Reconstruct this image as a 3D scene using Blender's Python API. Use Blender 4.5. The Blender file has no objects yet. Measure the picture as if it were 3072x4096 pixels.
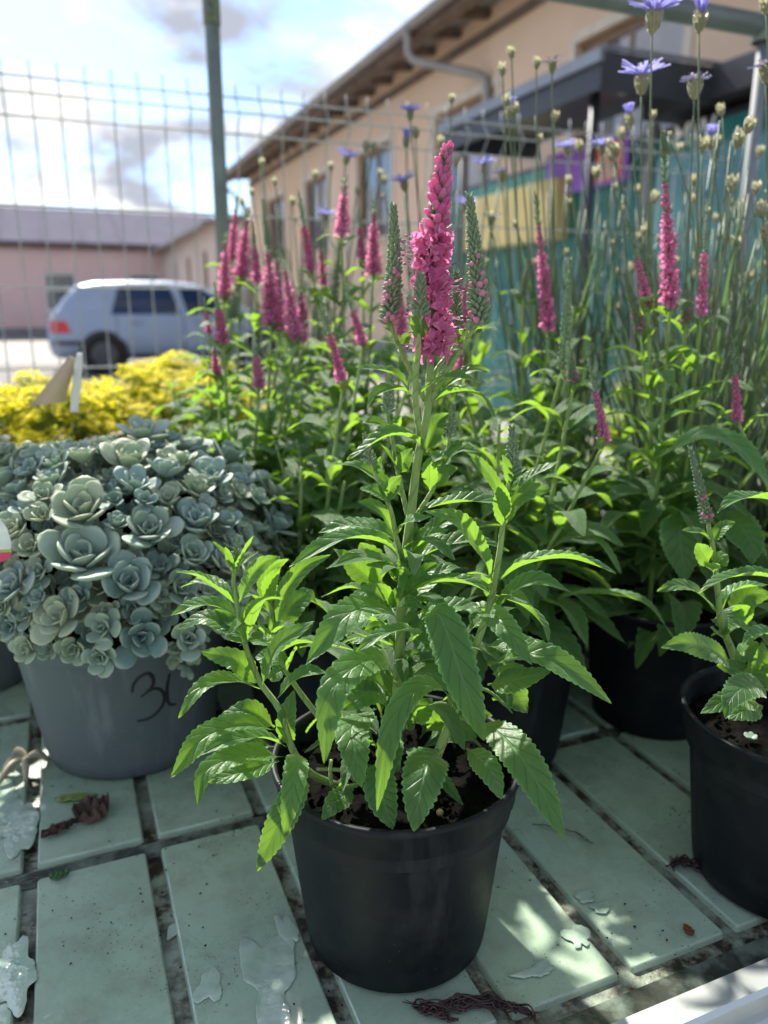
import bpy, math, random
from mathutils import Vector, Matrix, noise

SC = bpy.context.scene
COL = SC.collection
RAD = math.radians
PI = math.pi

# ---------------------------------------------------------------- camera
CAM_H, PITCH, FPX = 1.0, RAD(14.7), 3081.0
cam_data = bpy.data.cameras.new('camera')
cam = bpy.data.objects.new('camera', cam_data)
COL.objects.link(cam)
cam.location = (0, 0, CAM_H)
cam.rotation_euler = (PI / 2 - PITCH, 0, 0)
cam_data.sensor_fit = 'VERTICAL'
cam_data.sensor_height = 24.0
cam_data.lens = 24.0 * FPX / 4096.0
cam_data.clip_start = 0.02
cam_data.clip_end = 600
cam_data.dof.use_dof = True
cam_data.dof.focus_distance = 0.438
cam_data.dof.aperture_fstop = 4.2
SC.camera = cam

# ---------------------------------------------------------------- sky and sun
SUN_EL, SUN_AZ = RAD(46), RAD(-27)          # azimuth measured from +Y towards +X
SUN_DIR = Vector((math.sin(SUN_AZ) * math.cos(SUN_EL), math.cos(SUN_AZ) * math.cos(SUN_EL), math.sin(SUN_EL)))
W = bpy.data.worlds.new('World')
SC.world = W
W.use_nodes = True
wn, wl = W.node_tree.nodes, W.node_tree.links
wn.clear()
w_out = wn.new('ShaderNodeOutputWorld')
w_bg = wn.new('ShaderNodeBackground')
w_bg.inputs[1].default_value = 0.124
w_sky = wn.new('ShaderNodeTexSky')
w_sky.sky_type = 'NISHITA'
w_sky.sun_disc = False
w_sky.sun_elevation = SUN_EL
w_sky.sun_rotation = SUN_AZ
w_tc = wn.new('ShaderNodeTexCoord')
w_sep = wn.new('ShaderNodeSeparateXYZ')
wl.new(w_tc.outputs['Generated'], w_sep.inputs[0])
w_z = wn.new('ShaderNodeMath'); w_z.operation = 'MAXIMUM'; w_z.inputs[1].default_value = 0.0
wl.new(w_sep.outputs[2], w_z.inputs[0])
w_za = wn.new('ShaderNodeMath'); w_za.operation = 'ADD'; w_za.inputs[1].default_value = 0.22
wl.new(w_z.outputs[0], w_za.inputs[0])
w_dx = wn.new('ShaderNodeMath'); w_dx.operation = 'DIVIDE'
w_dy = wn.new('ShaderNodeMath'); w_dy.operation = 'DIVIDE'
wl.new(w_sep.outputs[0], w_dx.inputs[0]); wl.new(w_za.outputs[0], w_dx.inputs[1])
wl.new(w_sep.outputs[1], w_dy.inputs[0]); wl.new(w_za.outputs[0], w_dy.inputs[1])
w_com = wn.new('ShaderNodeCombineXYZ')
wl.new(w_dx.outputs[0], w_com.inputs[0]); wl.new(w_dy.outputs[0], w_com.inputs[1])
w_com.inputs[2].default_value = 5.2
w_n = wn.new('ShaderNodeTexNoise')
w_n.inputs['Scale'].default_value = 1.75; w_n.inputs['Detail'].default_value = 7; w_n.inputs['Roughness'].default_value = 0.56
w_n.inputs['Distortion'].default_value = 0.25
wl.new(w_com.outputs[0], w_n.inputs['Vector'])
w_cov = wn.new('ShaderNodeValToRGB')
w_cov.color_ramp.elements[0].position = 0.43; w_cov.color_ramp.elements[0].color = (0, 0, 0, 1)
w_cov.color_ramp.elements[1].position = 0.55; w_cov.color_ramp.elements[1].color = (1, 1, 1, 1)
wl.new(w_n.outputs[0], w_cov.inputs[0])
w_n2 = wn.new('ShaderNodeTexNoise')
w_n2.inputs['Scale'].default_value = 2.6; w_n2.inputs['Detail'].default_value = 6; w_n2.inputs['Roughness'].default_value = 0.55
wl.new(w_com.outputs[0], w_n2.inputs['Vector'])
w_sh = wn.new('ShaderNodeValToRGB')
w_sh.color_ramp.elements[0].position = 0.42; w_sh.color_ramp.elements[0].color = (1.75, 1.88, 2.2, 1)
w_sh.color_ramp.elements[1].position = 0.58; w_sh.color_ramp.elements[1].color = (4.2, 4.15, 4.1, 1)
wl.new(w_n2.outputs[0], w_sh.inputs[0])
w_mix = wn.new('ShaderNodeMix'); w_mix.data_type = 'RGBA'
wl.new(w_cov.outputs[0], w_mix.inputs[0])
w_blue = wn.new('ShaderNodeMix'); w_blue.data_type = 'RGBA'; w_blue.blend_type = 'MULTIPLY'
w_blue.inputs[0].default_value = 1.0
w_blue.inputs[7].default_value = (0.48, 0.62, 0.80, 1)
wl.new(w_sky.outputs[0], w_blue.inputs[6])
wl.new(w_blue.outputs[2], w_mix.inputs[6])
wl.new(w_sh.outputs[0], w_mix.inputs[7])
wl.new(w_mix.outputs[2], w_bg.inputs[0])
wl.new(w_bg.outputs[0], w_out.inputs[0])

sun_data = bpy.data.lights.new('sun', 'SUN')
sun_data.energy = 4.3
sun_data.angle = RAD(1.1)
sun_data.color = (1.0, 0.95, 0.86)
sun = bpy.data.objects.new('sun', sun_data)
COL.objects.link(sun)
sun.location = SUN_DIR * 30
sun.rotation_euler = (-SUN_DIR).to_track_quat('-Z', 'Y').to_euler()

vs = SC.view_settings
vs.view_transform = 'Standard'; vs.look = 'None'; vs.exposure = 1.36; vs.gamma = 1.0
vs.use_curve_mapping = False
cy = SC.cycles
cy.use_denoising = True
cy.use_adaptive_sampling = True; cy.adaptive_threshold = 0.02
cy.max_bounces = 6; cy.diffuse_bounces = 2; cy.glossy_bounces = 2; cy.transmission_bounces = 4; cy.transparent_max_bounces = 5
cy.caustics_reflective = False; cy.caustics_refractive = False
cy.sample_clamp_indirect = 6.0

# ---------------------------------------------------------------- helpers
CX, CY = 1536.0, 2048.0
CP, SP = math.cos(PITCH), math.sin(PITCH)
CAMLOC = Vector((0, 0, CAM_H))


def ray(x, y):
    a, u = x - CX, CY - y
    return Vector((a, FPX * CP + u * SP, u * CP - FPX * SP))


def at(x, y, Y):                     # photograph pixel seen at forward distance Y
    r = ray(x, y)
    return CAMLOC + r * (Y / r.y)


def onz(x, y, z):
    r = ray(x, y)
    return CAMLOC + r * ((z - CAM_H) / r.z)


D = 3072 / 1659.0                    # display (1659 wide) to source pixels
UA = RAD(22.5)
U = Vector((math.cos(UA), math.sin(UA), 0))     # the yard's two directions
V = Vector((-math.sin(UA), math.cos(UA), 0))


def st(s, t, z=0.0):
    return U * s + V * t + Vector((0, 0, z))


class MB:
    def __init__(self):
        self.v, self.f, self.m, self.a = [], [], [], []

    def vert(self, p, a=(0, 0, 0)):
        self.v.append((p[0], p[1], p[2])); self.a.append(a)
        return len(self.v) - 1

    def face(self, idx, m=0):
        self.f.append(tuple(idx)); self.m.append(m)

    def grid(self, rows, m=0, closed=False, attr=None):
        """rows: list of rows of points"""
        ids = []
        for i, r in enumerate(rows):
            ids.append([self.vert(p, attr[i][j] if attr else (0, 0, 0)) for j, p in enumerate(r)])
        n = len(rows[0])
        for i in range(len(rows) - 1):
            for j in range(n if closed else n - 1):
                k = (j + 1) % n
                self.face((ids[i][j], ids[i][k], ids[i + 1][k], ids[i + 1][j]), m)
        return ids

    def box(self, lo, hi, m=0, M=None):
        c = [Vector((x, y, z)) for z in (lo[2], hi[2]) for y in (lo[1], hi[1]) for x in (lo[0], hi[0])]
        if M is not None:
            c = [M @ p for p in c]
        i = [self.vert(p) for p in c]
        for q in ((0, 2, 3, 1), (4, 5, 7, 6), (0, 1, 5, 4), (2, 6, 7, 3), (0, 4, 6, 2), (1, 3, 7, 5)):
            self.face([i[k] for k in q], m)

    def tube(self, pts, rad, n=8, m=0, cap=True, attr=None):
        pts = [Vector(p) for p in pts]
        rows, at_ = [], []
        ref = None
        for i, p in enumerate(pts):
            t = (pts[min(i + 1, len(pts) - 1)] - pts[max(i - 1, 0)])
            t = t.normalized() if t.length > 1e-9 else Vector((0, 0, 1))
            if ref is None:
                ref = Vector((1, 0, 0)) if abs(t.x) < 0.8 else Vector((0, 1, 0))
            x = (ref - t * ref.dot(t)).normalized(); ref = x
            y = t.cross(x)
            r = rad[i] if hasattr(rad, '__len__') else rad
            rows.append([p + (x * math.cos(2 * PI * k / n) + y * math.sin(2 * PI * k / n)) * r for k in range(n)])
            at_.append([(k / n, i / max(1, len(pts) - 1), 0) for k in range(n)])
        ids = self.grid(rows, m, True, at_)
        if cap:
            self.face(list(reversed(ids[0])), m); self.face(ids[-1], m)

    def lathe(self, prof, n=40, m=0, c=(0, 0, 0)):
        rows = [[(c[0] + r * math.cos(2 * PI * k / n), c[1] + r * math.sin(2 * PI * k / n), c[2] + z) for k in range(n)] for r, z in prof]
        return self.grid(rows, m, True)

    def add(self, o, M, m=None):
        b = len(self.v)
        for p in o.v:
            q = M @ Vector(p); self.v.append((q.x, q.y, q.z))
        self.a.extend(o.a)
        for f, k in zip(o.f, o.m):
            self.f.append(tuple(b + i for i in f)); self.m.append(k if m is None else m)

    def mesh(self, name, mats, smooth=True):
        me = bpy.data.meshes.new(name)
        me.from_pydata(self.v, [], self.f)
        for x in (mats if isinstance(mats, (list, tuple)) else [mats]):
            me.materials.append(x)
        me.polygons.foreach_set('material_index', self.m)
        me.polygons.foreach_set('use_smooth', [smooth] * len(self.f))
        at_ = me.attributes.new('lc', 'FLOAT_VECTOR', 'POINT')
        at_.data.foreach_set('vector', [c for a in self.a for c in a])
        me.update()
        return me


def obj(name, me, parent=None, M=None, kind=None):
    o = bpy.data.objects.new(name, me)
    COL.objects.link(o)
    if parent is not None:
        o.parent = parent
    if M is not None:
        o.matrix_local = M
    if kind:
        o['kind'] = kind
    return o


def tag(o, label, cat, group=None):
    o['label'] = label; o['category'] = cat
    if group:
        o['group'] = group
    return o


def empty(name, loc, label, cat, group=None, rz=0.0):
    o = bpy.data.objects.new(name, None)
    COL.objects.link(o)
    o.location = loc; o.rotation_euler = (0, 0, rz)
    o.empty_display_size = 0.05
    return tag(o, label, cat, group)


def catmull(pts, n):
    pts = [Vector(p) for p in pts]
    P = [pts[0] * 2 - pts[1]] + pts + [pts[-1] * 2 - pts[-2]]
    dense = []
    for i in range(1, len(P) - 2):
        for k in range(16):
            t = k / 16
            a, b, c, d = P[i - 1], P[i], P[i + 1], P[i + 2]
            dense.append(0.5 * ((2 * b) + (c - a) * t + (2 * a - 5 * b + 4 * c - d) * t * t + (3 * b - a - 3 * c + d) * t ** 3))
    dense.append(pts[-1])
    L = [0.0]
    for i in range(1, len(dense)):
        L.append(L[-1] + (dense[i] - dense[i - 1]).length)
    out, j = [], 0
    for k in range(n + 1):
        s = L[-1] * k / n
        while j < len(L) - 2 and L[j + 1] < s:
            j += 1
        d = L[j + 1] - L[j]
        out.append(dense[j].lerp(dense[j + 1], (s - L[j]) / d if d > 1e-12 else 0))
    return out


# ---------------------------------------------------------------- materials
def mat(name):
    m = bpy.data.materials.new(name)
    m.use_nodes = True
    nt = m.node_tree
    return m, nt, nt.nodes['Principled BSDF'], nt.nodes['Material Output']


def N(nt, kind, **kw):
    n = nt.nodes.new('ShaderNode' + kind)
    for k, v in kw.items():
        if k in n.inputs:
            n.inputs[k].default_value = v
        else:
            setattr(n, k, v)
    return n


def ramp(nt, src, stops):
    r = nt.nodes.new('ShaderNodeValToRGB')
    el = r.color_ramp.elements
    while len(el) < len(stops):
        el.new(0.5)
    for e, (p, c) in zip(el, stops):
        e.position = p
        e.color = c if len(c) == 4 else (*c, 1)
    nt.links.new(src, r.inputs[0])
    return r.outputs[0]


def mixc(nt, fac, a, b, mode='MIX'):
    n = nt.nodes.new('ShaderNodeMix'); n.data_type = 'RGBA'; n.blend_type = mode
    for i, x in ((0, fac), (6, a), (7, b)):
        if isinstance(x, (int, float)):
            n.inputs[i].default_value = x
        elif isinstance(x, tuple):
            n.inputs[i].default_value = x if len(x) == 4 else (*x, 1)
        else:
            nt.links.new(x, n.inputs[i])
    return n.outputs[2]


def mth(nt, op, a, b=0.0):
    n = nt.nodes.new('ShaderNodeMath'); n.operation = op
    for i, x in ((0, a), (1, b)):
        if isinstance(x, (int, float)):
            n.inputs[i].default_value = x
        else:
            nt.links.new(x, n.inputs[i])
    return n.outputs[0]


def noise_n(nt, scale, detail=4, vec=None, rough=0.55):
    n = N(nt, 'TexNoise', Scale=scale, Detail=detail, Roughness=rough)
    if vec is None:
        vec = nt.nodes.new('ShaderNodeTexCoord').outputs['Object']
    nt.links.new(vec, n.inputs['Vector'])
    return n.outputs[0]


def bump(nt, b, h, strength, dist):
    n = N(nt, 'Bump', Strength=strength, Distance=dist)
    nt.links.new(h, n.inputs['Height'])
    nt.links.new(n.outputs[0], b.inputs['Normal'])
    return n


def plain(name, col, rough=0.6, metal=0.0, var=0.15, scale=8.0, bmp=0.0, bscale=60.0, spec=0.5):
    m, nt, b, o = mat(name)
    f = noise_n(nt, scale, 5)
    lo = tuple(c * (1 - var) for c in col); hi = tuple(min(1, c * (1 + var)) for c in col)
    nt.links.new(ramp(nt, f, [(0.3, lo), (0.7, hi)]), b.inputs['Base Color'])
    b.inputs['Roughness'].default_value = rough
    b.inputs['Metallic'].default_value = metal
    b.inputs['Specular IOR Level'].default_value = spec
    if bmp:
        bump(nt, b, noise_n(nt, bscale, 4), bmp, 0.002)
    return m


def leaf_mat(name, dark, light, trans, tfac, rough=0.42, vein=(0.16, 0.30, 0.10), sheen=0.35, nv=9.0, spec=0.45):
    m, nt, b, o = mat(name)
    at_ = N(nt, 'Attribute', attribute_name='lc')
    sep = N(nt, 'SeparateXYZ')
    nt.links.new(at_.outputs['Vector'], sep.inputs[0])
    q = mth(nt, 'ABSOLUTE', sep.outputs[0])
    v = sep.outputs[1]
    oi = nt.nodes.new('ShaderNodeObjectInfo')
    f = noise_n(nt, 55.0, 5)
    f2 = mth(nt, 'ADD', mth(nt, 'ADD', mth(nt, 'MULTIPLY', f, 0.6), mth(nt, 'MULTIPLY', noise_n(nt, 320.0, 3), 0.25)), mth(nt, 'MULTIPLY', oi.outputs['Random'], 0.38))
    col = ramp(nt, f2, [(0.25, dark), (0.85, light)])
    yl = ramp(nt, noise_n(nt, 38.0, 3), [(0.60, (0, 0, 0)), (0.74, (1, 1, 1))])
    col = mixc(nt, mth(nt, 'MULTIPLY', yl, 0.30), col, (light[0] * 1.5, light[1] * 1.15, light[2] * 0.7))
    vv = mth(nt, 'ADD', mth(nt, 'SUBTRACT', mth(nt, 'MULTIPLY', v, nv), mth(nt, 'MULTIPLY', mth(nt, 'POWER', q, 0.8), 1.5)), 20.0)
    fr = mth(nt, 'FRACT', vv)
    d = mth(nt, 'ABSOLUTE', mth(nt, 'SUBTRACT', fr, 0.5))
    side = ramp(nt, d, [(0.40, (0, 0, 0)), (0.49, (1, 1, 1))])
    midr = ramp(nt, q, [(0.02, (1, 1, 1)), (0.10, (0, 0, 0))])
    vein_f = mth(nt, 'MAXIMUM', mth(nt, 'MULTIPLY', side, 0.5), mth(nt, 'MULTIPLY', midr, 0.75))
    col = mixc(nt, mth(nt, 'MULTIPLY', side, 0.55), col, tuple(x * 0.55 for x in dark))
    edge = ramp(nt, q, [(0.86, (0, 0, 0)), (1.0, (1, 1, 1))])  # pale margin: glow of backlit edge hairs put into the base colour
    col = mixc(nt, mth(nt, 'MULTIPLY', edge, 0.65), col, tuple(min(1, x * 2.2 + 0.03) for x in light))
    col = mixc(nt, mth(nt, 'MULTIPLY', midr, 0.7), col, vein)
    tipf = mth(nt, 'MULTIPLY', ramp(nt, mth(nt, 'ADD', v, mth(nt, 'MULTIPLY', f, 0.25)), [(1.06, (0, 0, 0)), (1.12, (1, 1, 1))]), ramp(nt, oi.outputs['Random'], [(0.66, (0, 0, 0)), (0.72, (1, 1, 1))]))
    if nv == 9.0:
        col = mixc(nt, mth(nt, 'MULTIPLY', tipf, 0.6), col, (light[0] * 1.6 + 0.05, light[1] * 0.75 + 0.02, light[2] * 0.5))
    nt.links.new(col, b.inputs['Base Color'])
    b.inputs['Roughness'].default_value = rough
    b.inputs['Specular IOR Level'].default_value = spec
    b.inputs['Sheen Weight'].default_value = sheen
    b.inputs['Sheen Roughness'].default_value = 0.35
    b.inputs['Sheen Tint'].default_value = (0.85, 0.95, 0.75, 1)
    puck = mth(nt, 'MULTIPLY', mth(nt, 'MULTIPLY', d, d), -1.4)
    h = mth(nt, 'SUBTRACT', mth(nt, 'ADD', mth(nt, 'MULTIPLY', noise_n(nt, 700.0, 3), 0.30), mth(nt, 'ADD', puck, mth(nt, 'MULTIPLY', noise_n(nt, 210.0, 4), 1.3))), mth(nt, 'MULTIPLY', vein_f, 0.8))
    bn = bump(nt, b, h, 0.6, 0.0011)
    tr = nt.nodes.new('ShaderNodeBsdfTranslucent')
    tcol = mixc(nt, vein_f, trans, tuple(c * 0.55 for c in trans))
    nt.links.new(tcol, tr.inputs[0])
    mx = nt.nodes.new('ShaderNodeMixShader'); mx.inputs[0].default_value = tfac
    nt.links.new(b.outputs[0], mx.inputs[1]); nt.links.new(tr.outputs[0], mx.inputs[2])
    nt.links.new(mx.outputs[0], o.inputs['Surface'])
    return m


M_LEAF = leaf_mat('speedwell_leaf', (0.020, 0.072, 0.017), (0.064, 0.170, 0.038), (0.36, 0.66, 0.045), 0.37, rough=0.44, sheen=0.5, spec=0.5, vein=(0.12, 0.25, 0.08))
M_LEAF2 = leaf_mat('speedwell_leaf_distant', (0.022, 0.078, 0.016), (0.066, 0.175, 0.034), (0.38, 0.66, 0.045), 0.38, rough=0.34)
M_STEM = leaf_mat('speedwell_stem', (0.19, 0.31, 0.075), (0.28, 0.40, 0.11), (0.45, 0.6, 0.12), 0.15, sheen=0.7, vein=(0.18, 0.28, 0.08))
M_GREENBUD = leaf_mat('green_bud', (0.13, 0.25, 0.12), (0.27, 0.39, 0.23), (0.35, 0.52, 0.2), 0.25, sheen=0.7, vein=(0.15, 0.26, 0.12))
M_PINK = leaf_mat('pink_petal', (0.52, 0.06, 0.26), (0.92, 0.40, 0.64), (1.0, 0.32, 0.58), 0.55, rough=0.5, vein=(0.66, 0.12, 0.38), sheen=0.3)
M_PALEPINK = leaf_mat('pale_pink_petal', (0.72, 0.26, 0.38), (0.82, 0.40, 0.50), (0.95, 0.45, 0.50), 0.4, vein=(0.7, 0.25, 0.4), sheen=0.2)
M_CALYX = leaf_mat('dark_calyx', (0.035, 0.075, 0.03), (0.075, 0.13, 0.05), (0.1, 0.2, 0.05), 0.12, sheen=0.4)
M_STAMEN = plain('stamen', (0.85, 0.45, 0.58), 0.5)
M_ANTHER = plain('anther', (0.30, 0.08, 0.17), 0.5)
M_SOIL = plain('potting_soil', (0.0075, 0.0070, 0.0063), 0.95, var=0.5, scale=90, bmp=0.9, bscale=300, spec=0.0)


def pot_mat(name, col, rough, dust):
    m, nt, b, o = mat(name)
    f = noise_n(nt, 26, 6, rough=0.65)
    f2 = noise_n(nt, 4, 4)
    c = mixc(nt, ramp(nt, f, [(0.50, (0, 0, 0)), (0.72, (1, 1, 1))]), col, dust)
    mp = N(nt, 'Mapping'); mp.inputs['Scale'].default_value = (40, 40, 5)
    nt.links.new(nt.nodes.new('ShaderNodeTexCoord').outputs['Object'], mp.inputs[0])
    stv = ramp(nt, noise_n(nt, 1.0, 5, mp.outputs[0], 0.7), [(0.55, (0, 0, 0)), (0.75, (1, 1, 1))])
    c = mixc(nt, mth(nt, 'MULTIPLY', stv, 0.6), c, tuple(x * 1.7 + 0.006 for x in dust))
    sp = N(nt, 'TexVoronoi', Scale=170.0)
    nt.links.new(nt.nodes.new('ShaderNodeTexCoord').outputs['Object'], sp.inputs['Vector'])
    spk = ramp(nt, sp.outputs[0], [(0.05, (1, 1, 1)), (0.10, (0, 0, 0))])
    spk = mth(nt, 'MULTIPLY', spk, ramp(nt, f2, [(0.5, (0, 0, 0)), (0.6, (1, 1, 1))]))
    c = mixc(nt, spk, c, tuple(x * 1.8 + 0.02 for x in dust))
    nt.links.new(c, b.inputs['Base Color'])
    nt.links.new(ramp(nt, f, [(0.3, (rough,) * 3), (0.75, (min(1, rough + 0.25),) * 3)]), b.inputs['Roughness'])
    b.inputs['Specular IOR Level'].default_value = 0.22
    bump(nt, b, f, 0.12, 0.002)
    return m


M_POT = pot_mat('black_plastic_pot', (0.0065, 0.0085, 0.0105), 0.40, (0.020, 0.024, 0.025))
M_GREYPOT = pot_mat('grey_plastic_pot', (0.105, 0.125, 0.135), 0.5, (0.125, 0.14, 0.145))
# ================================================================ SETTING
def pos(nt):
    return nt.nodes.new('ShaderNodeNewGeometry').outputs['Position']


def ground_mat():
    m, nt, b, o = mat('yard_concrete')
    p = pos(nt)
    f = noise_n(nt, 0.5, 6, p); g = noise_n(nt, 40, 4, p)
    c = ramp(nt, f, [(0.3, (0.23, 0.215, 0.19)), (0.7, (0.30, 0.28, 0.25))])
    c = mixc(nt, mth(nt, 'MULTIPLY', g, 0.35), c, (0.25, 0.24, 0.22))
    nt.links.new(c, b.inputs['Base Color'])
    b.inputs['Roughness'].default_value = 0.85
    bump(nt, b, g, 0.4, 0.01)
    return m


mb = MB()
g = 250.0
mb.grid([[(-g, -g, 0), (g, -g, 0)], [(-g, g, 0), (g, g, 0)]])
o = obj('ground', mb.mesh('ground', ground_mat(), False)); o['kind'] = 'structure'; o['label'] = 'pale concrete yard around the flower bench'
# ---- asphalt lane the car stands on
mb = MB()
mb.grid([[st(-40, 10.2, 0.004), st(60, 10.2, 0.004)], [st(-40, 16.5, 0.004), st(60, 16.5, 0.004)]])
o = obj('road', mb.mesh('road', plain('worn_asphalt', (0.21, 0.20, 0.185), 0.9, var=0.12, spec=0.1, scale=0.9, bmp=0.3), False)); o['kind'] = 'structure'
o['label'] = 'pale worn lane under the silver car'

# ---------------------------------------------------------------- bench
ZT = 0.600


def N_film(nt, p):
    n = N(nt, 'TexNoise', Scale=13.0, Detail=5.0, Roughness=0.6, Distortion=1.2)
    nt.links.new(p, n.inputs['Vector'])
    return n.outputs[0]


def pad_mat():
    m, nt, b, o = mat('pale_green_tray')
    p = pos(nt)
    big = noise_n(nt, 6, 5, p); mid = noise_n(nt, 38, 6, p, 0.65); fine = noise_n(nt, 420, 3, p)
    c = ramp(nt, big, [(0.3, (0.300, 0.420, 0.300)), (0.7, (0.400, 0.515, 0.380))])
    grime = ramp(nt, mid, [(0.46, (0, 0, 0)), (0.70, (1, 1, 1))])
    c = mixc(nt, mth(nt, 'MULTIPLY', grime, 0.45), c, (0.21, 0.215, 0.150))
    vo = N(nt, 'TexVoronoi', Scale=300.0); nt.links.new(p, vo.inputs['Vector'])
    dots = ramp(nt, vo.outputs[0], [(0.10, (1, 1, 1)), (0.20, (0, 0, 0))])
    patch = ramp(nt, noise_n(nt, 16, 5, p), [(0.46, (0, 0, 0)), (0.60, (1, 1, 1))])
    vo2 = N(nt, 'TexVoronoi', Scale=95.0); nt.links.new(p, vo2.inputs['Vector'])
    dots2 = ramp(nt, vo2.outputs[0], [(0.07, (1, 1, 1)), (0.12, (0, 0, 0))])
    dd = mth(nt, 'MAXIMUM', mth(nt, 'MULTIPLY', dots, patch), mth(nt, 'MULTIPLY', dots2, mth(nt, 'MULTIPLY', patch, 0.9)))
    c = mixc(nt, mth(nt, 'MULTIPLY', dd, 0.85), c, (0.035, 0.030, 0.022))
    nt.links.new(c, b.inputs['Base Color'])
    wet = ramp(nt, noise_n(nt, 11, 6, p, 0.6), [(0.40, (0.48, 0.48, 0.48)), (0.56, (0.22, 0.22, 0.22))])
    nt.links.new(wet, b.inputs['Roughness'])
    film = ramp(nt, N_film(nt, p), [(0.52, (0, 0, 0)), (0.545, (1, 1, 1))])
    nt.links.new(film, b.inputs['Coat Weight']); b.inputs['Coat Roughness'].default_value = 0.06; b.inputs['Coat IOR'].default_value = 1.65
    bump(nt, b, mth(nt, 'ADD', mid, mth(nt, 'MULTIPLY', fine, 0.2)), 0.22, 0.002)
    return m


def groove_mat():
    m, nt, b, o = mat('dirty_groove')
    p = pos(nt)
    f = noise_n(nt, 60, 6, p, 0.7); k = noise_n(nt, 12, 4, p)
    c = ramp(nt, f, [(0.40, (0.235, 0.285, 0.215)), (0.49, (0.13, 0.125, 0.088)), (0.56, (0.030, 0.024, 0.016))])
    c = mixc(nt, ramp(nt, k, [(0.52, (0, 0, 0)), (0.70, (1, 1, 1))]), c, (0.27, 0.33, 0.25))
    nt.links.new(c, b.inputs['Base Color'])
    nt.links.new(ramp(nt, k, [(0.4, (0.2,) * 3), (0.6, (0.5,) * 3)]), b.inputs['Roughness'])
    bump(nt, b, f, 0.6, 0.003)
    return m


M_PAD, M_GROOVE = pad_mat(), groove_mat()


def alu_mat():
    m, nt, b, o = mat('aluminium_rail')
    p = pos(nt)
    f = noise_n(nt, 30, 5, p); s = noise_n(nt, 7, 5, p)
    nt.links.new(ramp(nt, s, [(0.35, (0.45, 0.49, 0.46)), (0.65, (0.58, 0.61, 0.58))]), b.inputs['Base Color'])
    b.inputs['Metallic'].default_value = 0.55
    nt.links.new(ramp(nt, f, [(0.3, (0.32,) * 3), (0.7, (0.5,) * 3)]), b.inputs['Roughness'])
    return m


M_ALU = alu_mat()
M_GALV = plain('galvanised_steel', (0.36, 0.37, 0.37), 0.42, 0.6, 0.2, 20)
S0, S1, TN, TF = -0.666, 1.598, 0.2985, 1.65
bench = empty('nursery_bench', st(0, 0, 0), 'pale green ridged plastic bench tray with aluminium edge rail under all the pots', 'bench', rz=UA)
# tray floor
mb = MB()
mb.box((S0, TN - 0.026, ZT - 0.022), (S1, TF, ZT - 0.0050))
obj('tray_floor', mb.mesh('tray_floor', M_GROOVE, False), bench)
# raised pads, each a piece
PS, PT, GW, TW = 0.087, 0.246, 0.0085, 0.0145


def pad_mesh(ls, lt):
    mb = MB()
    prof = [(0.0, -0.0090), (0.0012, -0.0016), (0.0017, -0.0005), (0.0026, 0.0)]
    rows = []
    for ins, z in prof:
        a, c, r = ls / 2 - ins, lt / 2 - ins, 0.0032
        r = max(0.0012, r - ins * 0.6)
        row = []
        for cx, cy, a0 in ((a - r, c - r, 0), (-(a - r), c - r, 90), (-(a - r), -(c - r), 180), (a - r, -(c - r), 270)):
            for k in range(4):
                an = RAD(a0 + 30 * k)
                row.append((cx + r * math.cos(an), cy + r * math.sin(an), z))
        rows.append(row)
    ids = mb.grid(rows, 0, True)
    mb.face([mb.vert(mb.v[i]) for i in ids[-1]])
    return mb.mesh('pad', M_PAD, True)


pm = pad_mesh(PS - GW, PT - TW)
rng = random.Random(5)
GS0 = -0.057 - 7 * PS
ncol = int((S1 - GS0) / PS)
nrow = int((TF - TN) / PT)
for j in range(nrow):
    for i in range(ncol):
        obj('pad', pm, bench, Matrix.Translation((GS0 + (i + 0.5) * PS, TN + 0.002 + (j + 0.5) * PT - TW / 2 + 0.004, ZT - rng.random() * 0.0008))
            @ Matrix.Rotation(rng.uniform(-0.002, 0.002), 4, 'Z'))
# aluminium edge rail, front and back
mb = MB()
y0 = TN - 0.028
prof = [(0.000, ZT - 0.010), (0.000, ZT + 0.012), (-0.002, ZT + 0.015), (-0.018, ZT + 0.016), (-0.0205, ZT + 0.0135), (-0.0215, ZT + 0.004)]
zz = ZT + 0.001
prof.append((-0.0215, ZT - 0.003)); prof.append((-0.030, ZT - 0.006))
for k in range(11):
    prof += [(-0.030 - 0.0022 * k, ZT - 0.007), (-0.0308 - 0.0022 * k, ZT - 0.0048), (-0.0316 - 0.0022 * k, ZT - 0.0048), (-0.0322 - 0.0022 * k, ZT - 0.007)]
prof += [(-0.056, ZT - 0.008), (-0.058, ZT - 0.05), (0.0, ZT - 0.05)]
mb.grid([[(S0 - 0.01, y0 + a, z) for a, z in prof], [(S1 + 0.01, y0 + a, z) for a, z in prof]])
obj('edge_rail', mb.mesh('edge_rail', M_ALU, False), bench)
mb = MB()
mb.box((S0 - 0.01, TF, ZT - 0.05), (S1 + 0.01, TF + 0.02, ZT + 0.016))
obj('edge_rail', mb.mesh('edge_rail_back', M_ALU, False), bench)
for s in (S0 + 0.1, 0.5, S1 - 0.1):
    for t in (TN + 0.05, TF - 0.08):
        mb = MB(); mb.box((s - 0.02, t - 0.02, 0.0), (s + 0.02, t + 0.02, ZT - 0.022))
        obj('leg', mb.mesh('leg', M_GALV, False), bench)

# ---------------------------------------------------------------- wire fence
M_WIRE = plain('green_grey_wire', (0.36, 0.38, 0.37), 0.5, 0.2, 0.2, 30)
FT = 1.79                                        # fence line (yard coordinate t)
fence = empty('wire_mesh_fence', st(0, FT, 0), 'grey welded wire mesh fence panel with folded ridges behind the bench', 'fence', rz=UA)
ZF = 1.435
folds = {}


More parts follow.
